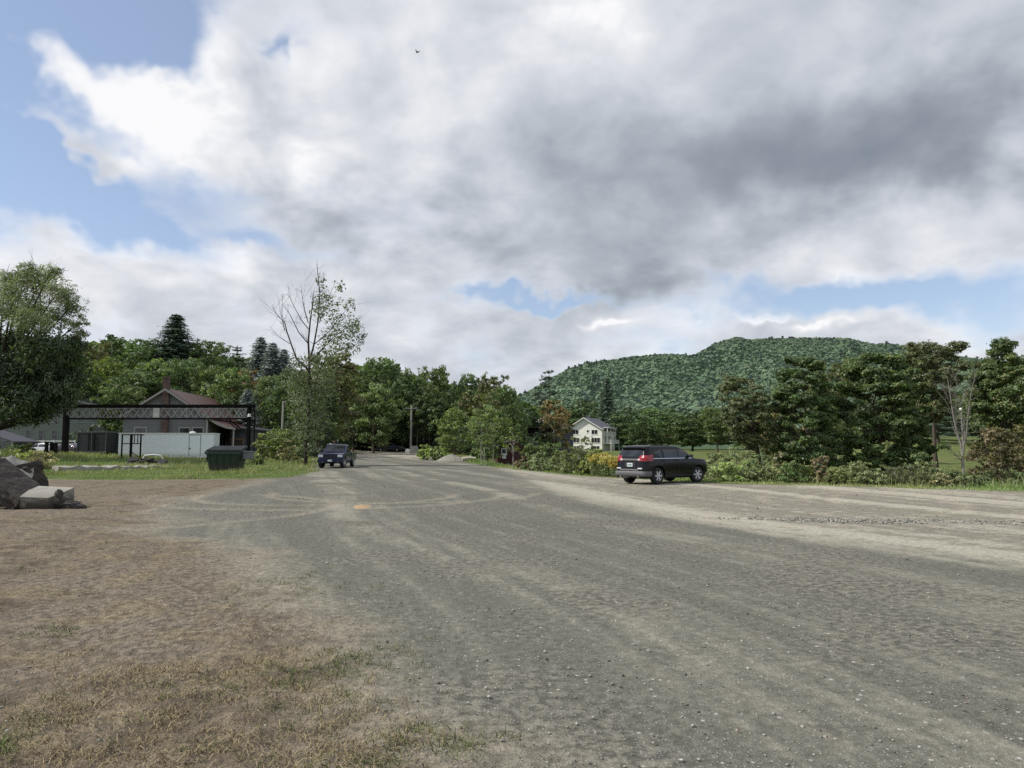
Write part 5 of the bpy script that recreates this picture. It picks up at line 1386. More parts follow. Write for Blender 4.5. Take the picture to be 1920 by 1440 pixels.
def wheel(parent, x, y, r, w, sg, steer=0.0, spokes=6, rim=ALLOY):
    """part: wheel > rim"""
    t = MB().lathe([(r * .62, -w / 2), (r * .90, -w / 2), (r, -w * .36), (r, w * .36), (r * .90, w / 2), (r * .62, w / 2)], 'X', 28, cap=False).build('wheel', TYRE, parent, smooth=True, angle=30)
    t.location = (x, y, r); t.rotation_euler = (0, 0, steer)
    m = MB(); xo = sg * w * .42
    m.lathe([(r * .64, -w * .40), (r * .64, w * .40)], 'X', 26)
    m2 = MB()
    for i in range(spokes):
        a = 2 * math.pi * i / spokes; c, s_ = math.cos(a), math.sin(a)
        m2.bar((sg * w * .34, c * r * .10, s_ * r * .10), (xo, c * r * .62, s_ * r * .62), r * .20, .03)
    m2.lathe([(r * .15, -.02), (r * .15, .03), (r * .10, .04)], 'X', 12, (sg * w * .38, 0, 0))
    lip = []
    for k in (0, 1):
        pass
    m2.lathe([(r * .60, sg * w * .34), (r * .67, sg * w * .34), (r * .67, sg * w * .47), (r * .60, sg * w * .47), (r * .60, sg * w * .34)], 'X', 26, cap=False)
    m2.build('rim', rim, t)
    MB().lathe([(r * .60, sg * w * .10), (r * .60, sg * w * .14)], 'X', 24).build('brake_disc', PLASTIC, t)
    return t

SUV = [(.24, -1.95, 1.95, .74, .25), (.33, -2.18, 2.12, .86, .30), (.50, -2.25, 2.24, .905, .34), (.62, -2.25, 2.26, .915, .34), (.80, -2.20, 2.22, .915, .32), (.97, -2.18, 2.14, .905, .30), (1.04, -2.17, 2.0, .89, .30), (1.09, -2.165, 1.32, .875, .24), (1.13, -2.155, 1.18, .865, .22),
       (1.36, -2.06, .80, .80, .20), (1.54, -1.96, .46, .735, .19), (1.61, -1.90, .30, .70, .20), (1.655, -1.78, .08, .63, .22), (1.68, -1.5, -.25, .45, .25)]
SEDAN = [(.22, -1.95, 2.0, .72, .25), (.30, -2.20, 2.2, .83, .30), (.48, -2.30, 2.30, .88, .34), (.70, -2.28, 2.26, .885, .34), (.86, -2.24, 2.12, .875, .3), (.93, -2.20, 1.55, .86, .28), (.98, -2.0, 1.15, .845, .22), (1.2, -1.55, .62, .74, .18), (1.34, -1.15, .30, .66, .18), (1.41, -.85, .0, .58, .2), (1.44, -.6, -.25, .4, .2)]
def car(name, label, loc, rz, rings, pm, belt, roof, wheels, r=.355, steer=0.0, group=None, detail=True, suv=True, rails=True):
    t = thing(name, label, 'car', loc, rz, group)
    B = Body(rings)
    yf, yr = wheels
    B.mesh('body', pm, t, [(yf, r, r + .075), (yr, r, r + .075)])
    ub = MB().box(-.72, .72, yr - .6, yf + .5, .25, .62).build('underbody', PLASTIC, t)
    zb, zt = belt, roof
    fb = B.at(zb)[1]; ft = B.at(zt)[1]; rb = B.at(zb)[0]; rt = B.at(zt)[0]
    # side glass
    m = (zt - zb)
    if suv:
        B.side_patch('window', [(.05, zb), (fb - .36, zb), (ft - .14, zt), (.05, zt)], CARGLASS, t)
        B.side_patch('window', [(-.95, zb), (-.03, zb), (-.03, zt), (-.95, zt)], CARGLASS, t)
        B.side_patch('window', [(rb + .42, zb + .03), (-1.10, zb), (-1.10, zt), (rt + .42, zt - .02)], CARGLASS, t)
        trim = [(rb + .36, zb - .035), (fb - .22, zb - .035), (fb - .22, zb - .008), (rb + .36, zb - .008)]
        B.side_patch('trim_strip', trim, CHROME, t, .010)
    else:
        B.side_patch('window', [(-.05, zb), (fb - .30, zb), (ft - .12, zt), (-.05, zt)], CARGLASS, t)
        B.side_patch('window', [(rb + .55, zb), (-.13, zb), (-.13, zt), (rt + .3, zt)], CARGLASS, t)
    B.end_patch('windscreen', zb + .02, zt + .01, True, CARGLASS, t)
    B.end_patch('rear_window', zb + .05, zt - .01, False, CARGLASS, t, inset=.02)
    for sg in (-1, 1):
        for y in (yf, yr):
            wheel(t, sg * (B.at(.5)[2] - .13), y, r, .23, sg, steer if y == yf else 0)
        MB().box(-.10, .10, -.06, .06, -.07, .07).build('mirror', PLASTIC, t, bevel=.03).location = (sg * (B.at(zb)[2] + .12), fb - .42, zb + .07)
    zl = zb - .16
    if suv:
        for sg in (-1, 1):   # tail lamps wrap round the corner
            m_ = MB()
            zz0, zz1 = zb - .13, zb + .12
            for z_rows in (np.linspace(zz0, zz1, 6),):
                pts = []
                for z in z_rows:
                    a, b, w, rr = B.at(z); w -= .0
                    for t_ in (0, .25, .5, .75, 1):
                        ang_ = R(270 + 90 * t_); pts.append((sg * (w - rr + (rr + .012) * math.cos(ang_)), a + rr + (rr + .012) * math.sin(ang_), z))
                    pts.append((sg * (w + .012), a + rr + .22, z + (.05 if z > zb - .1 else .06)))
                    pts.insert(len(pts) - 6, (sg * (w - rr - .18 + .12 * max(0, z - zb) / .12), a - .014, z))
                k = 7
                m_.add(pts, [(j * k + i, j * k + i + 1, j * k + k + i + 1, j * k + k + i) for j in range(5) for i in range(k - 1)])
            tl = m_.build('tail_lamp', REDL, t)
            a, b, w, rr = B.at(zb - .06)
            MB().box(sg * (w - rr - .12) - .06, sg * (w - rr - .12) + .06, a - .026, a - .012, zb - .10, zb - .03).build('reversing_lamp', CLEAR, tl)
        a = B.at(zb - .07)[0]
        MB().box(-.44, .44, a - .022, a - .004, zb - .10, zb - .035).build('chrome_strip', CHROME, t, bevel=.006)
        a = B.at(.83)[0]
        pl = MB().box(-.155, .155, a - .024, a - .006, .76, .915).build('number_plate', PLATE, t)
        MB().box(-.12, -.07, a - .028, a - .0245, .80, .87).box(-.045, .0, a - .028, a - .0245, .80, .87).box(.025, .07, a - .028, a - .0245, .80, .87).box(.09, .12, a - .028, a - .0245, .80, .87).build('characters', PLATEG, pl)
        MB().box(-.30, .30, a - .010, a + .05, .72, .94).build('plate_recess', PLASTIC, t, bevel=.004)
        a = B.at(.5)[0]
        bp = Body([(.34, a + .02, a + .6, .885, .28), (.40, a - .04, a + .6, .93, .33), (.52, a - .055, a + .6, .935, .33), (.565, a - .03, a + .6, .925, .32)])
        bp.mesh('rear_bumper', GREYPL, t)
        MB().box(-.52, .52, a - .03, a + .01, .60, .655).build('bumper_strip', CHROME, t, bevel=.01)
        for sg in (-1, 1):
            MB().box(sg * .60 - .12, sg * .60 + .12, a - .012, a + .03, .655, .715).build('reflector', CLEAR, t, bevel=.008)
            MB().tube([(sg * .5, a - .02, .33), (sg * .5, a + .3, .34)], .04, 8).build('exhaust', CHROME, t)
        a, w = B.at(zt + .02)[0], B.at(zt)[2]
        MB().prism([(-w + .1, zt + .035), (w - .1, zt + .035), (w - .16, zt + .085), (-w + .16, zt + .085)], a - .10, a + .22).build('spoiler', pm, t, bevel=.012)
        MB().bar((0, a - .06, zb + .06), (.32, a + .00, zb + .2), .02).build('rear_wiper', PLASTIC, t)
        if rails:
            for sg in (-1, 1):
                x = sg * .60
                MB().tube([(x, -1.70, zt + .07), (x, -1.55, zt + .16), (x, -.35, zt + .17), (x, .0, zt + .06)], .018, 6).build('roof_rail', PLASTIC, t, smooth=True)
    else:
        a = B.at(.75)[0]
        for sg in (-1, 1): MB().box(sg * .62 - .16, sg * .62 + .16, a - .012, a + .05, .68, .82).build('tail_lamp', REDL, t, bevel=.01)
    bfr = B.at(.72)[1]
    for sg in (-1, 1):
        MB().box(-.17, .17, -.10, .05, -.075, .075).build('headlight', CLEAR, t, bevel=.02).location = (sg * (B.at(.72)[2] - .34), bfr - .02, .76)
        for y in (-.15, -1.05) if suv else (-.2, -1.0):
            MB().box(-.015, .02, -.09, .09, -.014, .014).build('door_handle', pm, t, bevel=.006).location = (sg * (B.at(zb - .12)[2] + .012), y, zb - .11)
        B_l = [(.02, .42), (.035, .42), (.035, zb - .01), (.02, zb - .01)]
    B.side_patch('door_seam', [(.015, .42), (.03, .42), (.03, zb - .04), (.015, zb - .04)], PLASTIC, t, .004)
    B.side_patch('door_seam', [(-1.0, .62), (-.985, .62), (-.985, zb - .04), (-1.0, zb - .04)], PLASTIC, t, .004)
    B.side_patch('door_seam', [(fb - .2, .45), (fb - .185, .45), (fb - .185, zb - .06), (fb - .2, zb - .06)], PLASTIC, t, .004)
    B.side_patch('sill', [(-.9, .26), (.85, .26), (.9, .40), (-.95, .40)], PLASTIC, t, .012)
    MB().box(-.55, .55, bfr - .06, bfr + .03, .50, .70).build('grille', PLASTIC, t, bevel=.02)
    return t

# black car parked on the right, seen from behind
_c = G(1238, 904); _c2 = at(1243, 870, 33.6)
suv = car('parked_car', 'black crossover seen from behind, parked at the right edge of the gravel', (_c2.x, _c2.y, T(_c2.x, _c2.y) + .0), -R(51), SUV, P_BLACK, 1.13, 1.50, (1.38, -1.37), .365, steer=-R(14))
# far dark car, crosswise at the end of the road
p = GP(731, 127)
fc = car('parked_car', 'far dark navy car standing crosswise at the end of the gravel road', (p.x, p.y, p.z), -R(90), SUV, P_NAVY, 1.13, 1.50, (1.38, -1.37), .365, rails=False)
p = GP(83, 86)
wc = car('parked_car', 'white car in long grass behind the short black steel posts', (p.x, p.y, p.z), R(70), SEDAN, P_WHITE, .97, 1.30, (1.40, -1.38), .33, suv=False)
p = GP(129, 85)
pc = car('parked_car', 'dark plum car between the left gantry post and the black trailers', (p.x, p.y, p.z), R(70), SEDAN, P_PURPLE, .97, 1.30, (1.40, -1.38), .33, suv=False)
p = GP(603, 100)
vc = car('parked_car', 'whitish car half hidden behind the blue pickup', (p.x, p.y, p.z), R(168), SUV, P_WHITE, 1.13, 1.50, (1.38, -1.37), .365, rails=False)

# ---------------------------------------------- blue pickup facing the camera
p = at(633, 873, 57.5)
pk = thing('pickup_truck', 'dark blue pickup truck facing the camera at the left edge of the road', 'pickup truck', (p.x, p.y, T(p.x, p.y)), R(180) + R(1.5))
PB = Body([(.34, -.5, 2.45, .78, .2), (.44, -.55, 2.66, .90, .25), (.62, -.58, 2.72, .94, .28), (.85, -.58, 2.70, .945, .26), (1.02, -.58, 2.62, .935, .22), (1.10, -.57, 2.45, .91, .22), (1.15, -.565, 1.42, .885, .18), (1.19, -.56, 1.25, .88, .16), (1.45, -.52, .92, .82, .15), (1.66, -.46, .62, .765, .15), (1.73, -.40, .45, .72, .16), (1.77, -.25, .25, .6, .18)])
PB.mesh('cab', P_BLUE, pk, [(1.85, .40, .48)])
MB().box(-.75, .75, -2.7, 2.3, .35, .62).build('chassis', PLASTIC, pk)
bed = MB()
for x in (-.93, .87): bed.box(x, x + .06, -2.78, -.62, .52, 1.14)
bed.box(-.87, .87, -2.78, -2.71, .55, 1.12); bed.box(-.87, .87, -.70, -.63, .55, 1.10); bed.box(-.87, .87, -2.71, -.70, .60, .66)
bo = bed.build('bed', P_BLUE, pk, bevel=.012)
PB.end_patch('windscreen', 1.21, 1.66, True, CARGLASS, pk, inset=.03)
PB.side_patch('window', [(-.38, 1.2), (.82, 1.2), (.50, 1.62), (-.36, 1.62)], CARGLASS, pk)
PB.end_patch('rear_window', 1.26, 1.6, False, CARGLASS, pk)
for sg in (-1, 1):
    for y in (1.85, -1.65): wheel(pk, sg * .80, y, .40, .25, sg, R(-12) if y > 0 else 0, 5)
    MB().box(-.11, .11, -.07, .07, -.10, .10).build('mirror', PLASTIC, pk, bevel=.03).location = (sg * 1.03, .92, 1.27)
    MB().box(-.19, .19, -.08, .05, -.10, .10).build('headlight', CLEAR, pk, bevel=.03).location = (sg * .70, 2.66, .90)
    MB().tube([(0, -.02, 0), (0, .05, 0)], .075, 12).build('fog_lamp', CLEAR, pk).location = (sg * .55, 2.74, .52)
    MB().prism([(sg * .93, .46), (sg * .99, .46), (sg * .99, .80), (sg * .93, .95)], 1.32, 2.38).build('fender_flare', P_BLUE, pk, bevel=.01) if False else None
gr = MB().box(-.50, .50, 2.66, 2.735, .74, 1.02).build('grille', PLASTIC, pk, bevel=.015)
MB().box(-.52, .52, 2.72, 2.76, .985, 1.035).box(-.52, .52, 2.72, 2.76, .725, .77).box(-.04, .04, 2.72, 2.757, .77, .985).box(-.5, -.04, 2.72, 2.755, .865, .90).box(.04, .5, 2.72, 2.755, .865, .90).build('grille_cross', P_BLUE, gr)
MB().prism([(-.92, .44), (.92, .44), (.94, .68), (-.94, .68)], 2.60, 2.80).build('front_bumper', P_BLUE, pk, bevel=.03)
npl = MB().box(-.155, .155, 2.80, 2.815, .50, .64).build('number_plate', PLATE, pk)
MB().box(-.70, .70, .55, .62, 1.725, 1.765).build('sunlit_roof_edge', P_SILV, pk, bevel=.01)  # silver bar painting in the sunlit line along the roof edge
MB().box(-.8, .8, 1.36, 1.42, 1.163, 1.185).build('wiper_cowl', PLASTIC, pk)

# ---------------------------------------------- trailers
TRW = paint("white_trailer_skin", (.84, .88, .89), .45, var=.05, scale=1.2, dirt=(1.0, (.30, .30, .27)))
TRB = paint("black_trailer_skin", (.018, .020, .022), .5, var=.2, scale=1.5)
def trailer(name, label, loc, rz, L, Wd, H, skin, trim, z0=.55):
    t = thing(name, label, 'trailer', loc, rz)
    poly = [(-L / 2, z0), (L / 2, z0), (L / 2, z0 + H), (-L / 2, z0 + H)]
    MB().box(-L / 2, L / 2, 0, Wd, z0, z0 + H).build('box_body', skin, t, bevel=.05)
    m = MB()
    m.box(-L / 2 - .02, L / 2 + .02, -.035, .03, z0 + H - .10, z0 + H + .03); m.box(-L / 2 - .02, L / 2 + .02, Wd - .03, Wd + .035, z0 + H - .10, z0 + H + .03)
    m.box(-L / 2 - .03, -L / 2 + .02, .03, Wd - .03, z0 + H - .10, z0 + H + .03); m.box(L / 2 - .02, L / 2 + .03, .03, Wd - .03, z0 + H - .10, z0 + H + .03)
    m.build('top_rail', trim, t)
    m = MB(); m.box(-L / 2, L / 2, -.03, .02, z0 - .05, z0 + .06); m.build('bottom_rail', trim, t)
    for y in (.15, Wd - .15):
        for k in (-.45, .45): wheel(t, -.4 + k, y, .33, .2, -1 if y < 1 else 1, R(90), 5)
    m = MB(); m.bar((L / 2, Wd * .3, z0 - .05), (L / 2 + 1.3, Wd / 2, z0 - .08), .1); m.bar((L / 2, Wd * .7, z0 - .05), (L / 2 + 1.3, Wd / 2, z0 - .08), .1); m.box(L / 2 + .9, L / 2 + 1.0, Wd / 2 - .05, Wd / 2 + .05, -.2, z0 + .5)
    m.build('tow_bar', STEEL, t)
    return t
Yt = 70
p = GP(312, Yt); zg = T(p.x, p.y); zl = at(312, 858, Yt).z
H = at(312, 809, Yt).z - zl - .05
tw = trailer('cargo_trailer', 'long white box trailer with a side door, standing in grass before the grey house', (p.x, p.y, zl - .32), R(8), 8.5, 2.3, H - .15, TRW, WHITE, .36)
xd = xz(363, Yt) - p.x
m = MB(); dh = .36 + H * .88
m.box(xd - .53, xd - .49, -.03, -.003, .42, dh); m.box(xd + .49, xd + .53, -.03, -.003, .42, dh); m.box(xd - .49, xd + .49, -.03, -.003, dh - .05, dh)
m2 = MB().box(xd - .49, xd + .49, -.018, -.002, .44, dh - .05).build('door', TRW, tw)
m.build('door_frame', GREYPL, tw)
MB().box(xd - .46, xd - .38, -.06, -.02, 1.1, 1.25).build('handle', PLASTIC, m2)
MB().lathe([(.30, 0), (.28, .12), (.12, .2)], n=14, c=(xz(353, Yt) - p.x, 1.0, .36 + H - .16)).build('roof_vent', WHITE, tw, smooth=True)
Yb = 77
p = GP(185, Yb); Hb = at(185, 803, Yb).z - at(185, 848, Yb).z
tb = trailer('cargo_trailer', 'black box trailer with two rear doors, left of the white trailer', (xz(172, Yb), Yb, p.z), R(-4), 3.2, 4.4, Hb - .35, TRB, paint("grey_edge", (.12, .12, .115), .5), .45)
m = MB()
for x in (-1.58, -.02, 1.54): m.box(x, x + .05, -.05, -.004, .5, Hb + .0)
m.build('door_post', paint("grey_edge2", (.14, .14, .135), .5), tb)
for x in (-.3, .3): MB().box(x - .03, x + .03, -.07, -.02, .6, Hb - .1).build('lock_bar', STEEL, tb)
tb2 = trailer('cargo_trailer', 'shorter black box trailer tucked beside the left end of the white trailer', (xz(212, Yb + 1.5), Yb + 1.5, p.z), R(22), 1.7, 4.2, Hb - .45, TRB, paint("grey_edge", (.12, .12, .115), .5), .45)
# ---------------------------------------------- dumpster
DUMP = paint("dark_green_steel", (.016, .036, .026), .55, var=.35, scale=3, dirt=(.7, (.06, .05, .04)))
LID = paint("black_lid", (.020, .022, .023), .5, var=.2)
Yd = 48.5
p = GP(421, Yd); sc_ = Yd / FPX
dm = thing('dumpster', 'dark green steel dumpster with black ribbed lids, standing in the grass', 'dumpster', p, R(5))
Hd = at(421, 848, Yd).z - p.z
w0, w1 = 26 * sc_, 31 * sc_
b = MB()
b.add([(-w0, 0, .05), (w0, 0, .05), (w0, 1.3, .05), (-w0, 1.3, .05), (-w1, -.25, Hd), (w1, -.25, Hd), (w1, 1.5, Hd * 1.08), (-w1, 1.5, Hd * 1.08)], [(0, 3, 2, 1), (4, 5, 6, 7), (0, 1, 5, 4), (1, 2, 6, 5), (2, 3, 7, 6), (3, 0, 4, 7)])
b.build('bin', DUMP, dm, bevel=.02)
r = MB()
r.box(-w1 - .06, w1 + .06, -.33, -.24, Hd - .12, Hd + .02); 
for i in range(5):
    x = -w0 * .9 + i * w0 * .45; r.bar((x, -.02, .12), (x * 1.12, -.255, Hd - .12), .07)
r.build('rim', DUMP, dm)
for s_ in (-1, 1):
    MB().box(s_ * (w1 + .02) - .06, s_ * (w1 + .02) + .06, .1, .9, Hd * .55, Hd * .75).build('lift_pocket', DUMP, dm)
for s_ in (-1, 1):
    l = MB(); xa, xb = (-w1 - .03, -.01) if s_ < 0 else (.01, w1 + .03)
    M = Matrix.Translation((0, -.3, Hd + .03)) @ Matrix.Rotation(R(9), 4, 'X')
    l.box(xa, xb, 0, 1.85, 0, .05, M)
    for i in range(6):
        x = xa + (xb - xa) * (i + .5) / 6; l.box(x - .045, x + .045, .05, 1.8, .05, .12, M)
    l.build('lid', LID, dm)
for x in (-w0 * .8, w0 * .8):
    for y in (.15, 1.15): MB().lathe([(.07, -.03), (.07, .03)], 'X', 12, (x, y, .06)).build('caster', PLASTIC, dm)
sk = MB().box(w1 + .02, w1 + .55, .2, 1.2, Hd * .62, Hd * .98).box(w1 + .0, w1 + .6, .15, 1.25, Hd * .98, Hd * 1.06).build('side_bin', paint("grey_bin", (.16, .17, .17), .5, var=.15), dm, bevel=.02)

# ---------------------------------------------- scrap heap beside the trailer
Ys = 56.0
TIMBER = paint("old_timber", (.20, .165, .12), .9, var=.3, scale=5)
p0 = GP(277, Ys)
def piece(name, label, cat, mb, mat, loc, rz=0, bevel=0.0, group=None, smooth=False, rx=0, ry=0):
    o = mb.build(name, mat, None, bevel=bevel, smooth=smooth); o.location = loc; o.rotation_euler = (rx, ry, rz)
    return tag(o, label, cat, group)
piece('tyre', 'leftmost old black tyre lying in the scrap heap before the white trailer', 'tyre', MB().lathe([(.20, -.11), (.33, -.11), (.38, -.06), (.38, .06), (.33, .11), (.20, .11)], 'Z', 20), TYRE, GP(249, Ys) + Vector((0, 0, .14)), smooth=True, rx=R(8))
piece('tyre', 'old black tyre stacked on another in the scrap heap before the white trailer', 'tyre', MB().lathe([(.20, -.11), (.33, -.11), (.38, -.06), (.38, .06), (.33, .11), (.20, .11)], 'Z', 20), TYRE, GP(252, Ys) + Vector((0, 0, .36)), smooth=True, rx=R(20), ry=R(10))
piece('tyre', 'old black tyre at the right end of the scrap heap before the white trailer', 'tyre', MB().lathe([(.20, -.11), (.33, -.11), (.38, -.06), (.38, .06), (.33, .11), (.20, .11)], 'Z', 20), TYRE, GP(305, Ys) + Vector((0, 0, .2)), smooth=True, rx=R(35))
mc = thing('machine_part', 'rusted dark machine base with a curved white guard on top, in the scrap heap', 'machine', GP(288, Ys + .4), R(6))
MB().box(-.95, .95, -.4, .4, .05, .32).box(-.8, .0, -.3, .3, .32, .5).bar((-.9, -.45, .1), (.3, -.45, .42), .08).build('base', PLASTIC, mc, bevel=.02)
MB().tube([(-.75, 0, .45), (-.6, 0, .72), (.0, 0, .78), (.55, 0, .72), (.75, 0, .40)], .055, 8).build('guard', WHITE, mc, smooth=True)
piece('plank', 'grey board lying in front of the scrap heap', 'plank', MB().box(-1.3, 1.3, -.1, .1, 0, .06), TIMBER, GP(270, Ys - 1.2) + Vector((0, 0, .05)), R(8))
piece('plank', 'sloping dark board leaning on the scrap heap', 'plank', MB().box(-.9, .9, -.08, .08, 0, .05), TIMBER, GP(266, Ys - .5) + Vector((0, 0, .30)), R(-4), ry=R(-14))
# low concrete edge / platform in the grass
Ye = 47.0
pa, pb_ = GP(112, Ye), GP(326, Ye + 5)
d = pb_ - pa; Ls = d.length; az_ = math.atan2(d.y, d.x)
m = MB(); nseg = 26
rgs = np.random.default_rng(3)
vs = []; fs = []
for i in range(nseg + 1):
    x = Ls * i / nseg; j = rgs.normal(size=6) * .04; hgt_ = .30 - .12 * i / nseg
    vs += [(x, j[0], -.2), (x, j[1] + .02, hgt_ + j[2]), (x, 1.5 + j[3] * 3, hgt_ + .03 + j[4]), (x, 1.6 + j[5], -.2)]
for i in range(nseg):
    for k in range(3): fs.append((i * 4 + k, (i + 1) * 4 + k, (i + 1) * 4 + k + 1, i * 4 + k + 1))
fs += [(3, 2, 1, 0), tuple(nseg * 4 + k for k in range(4))]
m.add(vs, fs)
piece('concrete_slab', 'long low crumbling concrete slab in the grass left of the dumpster', 'concrete slab', m, CONC, pa, az_)

# ---------------------------------------------- broken concrete slabs at the left front
def slab(poly, th, M, seed, rough=.02, sub=2):
    """broken slab: an outline pushed up, cut finely and roughened"""
    rng = np.random.default_rng(seed)
    bm = bmesh.new()
    vs = [bm.verts.new((x, y, 0)) for x, y in poly]; f = bm.faces.new(vs)
    ex = bmesh.ops.extrude_face_region(bm, geom=[f]); 
    for v in [g_ for g_ in ex['geom'] if isinstance(g_, bmesh.types.BMVert)]: v.co.z += th
    bmesh.ops.recalc_face_normals(bm, faces=list(bm.faces))
    bmesh.ops.triangulate(bm, faces=list(bm.faces))
    for _ in range(sub): bmesh.ops.subdivide_edges(bm, edges=list(bm.edges), cuts=1, use_grid_fill=True)
    bm.verts.index_update()
    for v in bm.verts:
        nz = (vnoise(np.array([v.co.x * 6 + seed]), np.array([v.co.y * 6 + v.co.z * 9]))[0] - .5)
        nz2 = (vnoise(np.array([v.co.x * 19 + seed]), np.array([v.co.y * 19 + v.co.z * 23]))[0] - .5)
        e = 1.0 if v.co.z < th * .9 else .25
        v.co += v.normal * (nz * rough * 3 + nz2 * rough * 1.2) * e
    bm.transform(M)
    mb = MB(); bm.verts.index_update(); mb.add([tuple(v.co) for v in bm.verts], [tuple(v.index for v in f.verts) for f in bm.faces]); bm.free()
    return mb
CONCB = paint("concrete_shaded_sides", (.33, .31, .265), .95, var=.25, scale=2.2, bump=.02, bscale=9, spec=.15, dirt=(.50, (.055, .048, .04)))  # dark tint low down paints shade onto the block's sides
p = at(72, 951, 19.6); p.z = T(p.x, p.y)
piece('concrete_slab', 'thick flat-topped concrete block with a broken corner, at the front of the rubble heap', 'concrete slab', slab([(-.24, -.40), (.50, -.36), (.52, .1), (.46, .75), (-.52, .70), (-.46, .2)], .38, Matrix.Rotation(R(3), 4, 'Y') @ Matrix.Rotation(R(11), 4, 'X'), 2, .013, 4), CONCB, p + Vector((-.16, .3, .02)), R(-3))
p = at(46, 935, 21.6); p.z = T(p.x, p.y)
piece('concrete_slab', 'tall dark slab standing on edge behind the flat concrete block', 'concrete slab', slab([(-.35, -.3), (.45, -.25), (.62, .35), (.1, .6), (-.45, .4)], 1.10, Matrix.Rotation(R(-16), 4, 'Y'), 5, .05, 4), CONCD, p, R(20))
p = at(12, 935, 21.2); p.z = T(p.x, p.y)
piece('concrete_slab', 'pale ragged concrete chunk on top of the rubble heap at the left edge', 'concrete slab', slab([(-.5, -.3), (.4, -.35), (.42, .3), (-.2, .5), (-.6, .2)], .40, Matrix.Rotation(R(34), 4, 'X') @ Matrix.Rotation(R(18), 4, 'Y'), 8, .04, 4), CONC, p + Vector((0, .2, .72)), R(30))
p = at(8, 950, 19.9); p.z = T(p.x, p.y)
piece('concrete_slab', 'large dark slab tilted down towards the flat block, at the left picture edge', 'concrete slab', slab([(-1.4, -.5), (.5, -.5), (.6, .3), (.2, .9), (-1.4, .9)], .36, Matrix.Rotation(R(35), 4, 'Y'), 11, .045, 4), CONCD, p + Vector((.10, .1, .22)), R(-4))
p = at(-22, 945, 20.9); p.z = T(p.x, p.y)
piece('concrete_slab', 'dark broken slab at the back of the rubble heap, cut by the left picture edge', 'concrete slab', slab([(-.9, -.5), (.6, -.4), (.5, .6), (-.8, .7)], .9, Matrix.Rotation(R(-8), 4, 'X'), 14, .05, 3), CONCD, p, R(12))
for i, (px, py, r_, lab) in enumerate(((118, 949, .20, 'largest dark chunk against the right end of the flat concrete block'), (130, 950, .17, 'dark lump of asphalt second from the flat concrete block'), (141, 950, .15, 'dark lump of asphalt third from the flat concrete block'), (151, 951, .11, 'smallest dark lump at the right tip of the rubble heap'), (110, 938, .085, 'pointed dark chunk standing on the corner of the flat block'))):
    p = at(px, py, 20.0 - .1 * i); p.z = T(p.x, p.y)
    if i == 4: p.z += .36
    bm = bmesh.new(); bmesh.ops.create_icosphere(bm, subdivisions=3, radius=1)
    for v in bm.verts:
        k = .75 + .55 * vnoise(np.array([v.co.x * 2 + i * 7]), np.array([v.co.y * 2 + v.co.z * 3]))[0] + .22 * vnoise(np.array([v.co.x * 6 + i * 7]), np.array([v.co.y * 6 + v.co.z * 5]))[0]
        v.co = Vector((v.co.x * 1.15, v.co.y, v.co.z * (.75 if i < 4 else 1.3))) * k * r_
    bm.verts.index_update(); mb = MB(); mb.add([tuple(v.co) for v in bm.verts], [tuple(v.index for v in f.verts) for f in bm.faces]); bm.free()
    piece('rubble_chunk', lab, 'rubble', mb, CONCD, p + Vector((0, 0, r_ * .3)), i * 1.3)

# ---------------------------------------------- gravel mound, white log, sand patch
def mound(name, px, py, Y, w, h, mat, seed, depth=.7):
    p = GP(px, Y); n = 44; ww = w / FPX * Y / 2
    xs = np.linspace(-1.25, 1.25, n); gx, gy = np.meshgrid(xs, xs)
    rr = np.hypot(gx, gy); base = np.clip(1 - rr, 0, 1) ** .85 * h
    z = base * (.85 + .4 * fbm(gx * 2 + seed, gy * 2, 4)) + (fbm(gx * 7 + seed, gy * 7, 3) - .5) * .10 * h * (rr < 1.05)
    wx = p.x + gx * ww; wy = p.y + gy * ww * depth
    z = z + terrain(wx, wy) - .03 - .25 * np.clip(rr - 1.0, 0, 1)
    i0 = np.arange(n - 1)[:, None] * n + np.arange(n - 1)[None]
    f = np.stack([i0, i0 + 1, i0 + n + 1, i0 + n], -1).reshape(-1, 4)
    return link(name, mesh_np(name, np.stack([wx, wy, z], -1).reshape(-1, 3), f, smooth=True), None, mat)
GRAV = paint("heaped_gravel", (.27, .255, .22), .95, var=.3, scale=5, bump=.04, bscale=16, spec=.1)
SANDM = paint("orange_sand", (.40, .29, .175), .95, var=.15, scale=4, bump=.01, bscale=30, spec=.1)
tag(mound('gravel_heap', 848, 868, 78, 62, at(848, 852, 78).z - T(xz(848, 78), 78) + .1, GRAV, 4), 'low heap of grey gravel at the right side of the road', 'gravel heap')
tag(mound('gravel_heap', 815, 860, 88, 60, .55, GRAV, 9), 'smaller flat gravel heap under the tall green weeds, farther up the road', 'gravel heap')
sp = G(680, 949)
so_ = mound('sand_patch', 680, 949, sp.y, 52, .07, SANDM, 2, 1.9); tag(so_, 'flat patch of orange sand on the gravel road', 'sand patch')
lg = GP(880, 77)
piece('log', 'pale cut log lying at the right foot of the gravel heap', 'log', MB().tube([(-.75, 0, .2), (0, .05, .24), (.7, 0, .2)], [.20, .22, .19], 12), paint("pale_wood", (.55, .50, .40), .8, var=.2), lg + Vector((0, 0, .05)), R(10), smooth=True)

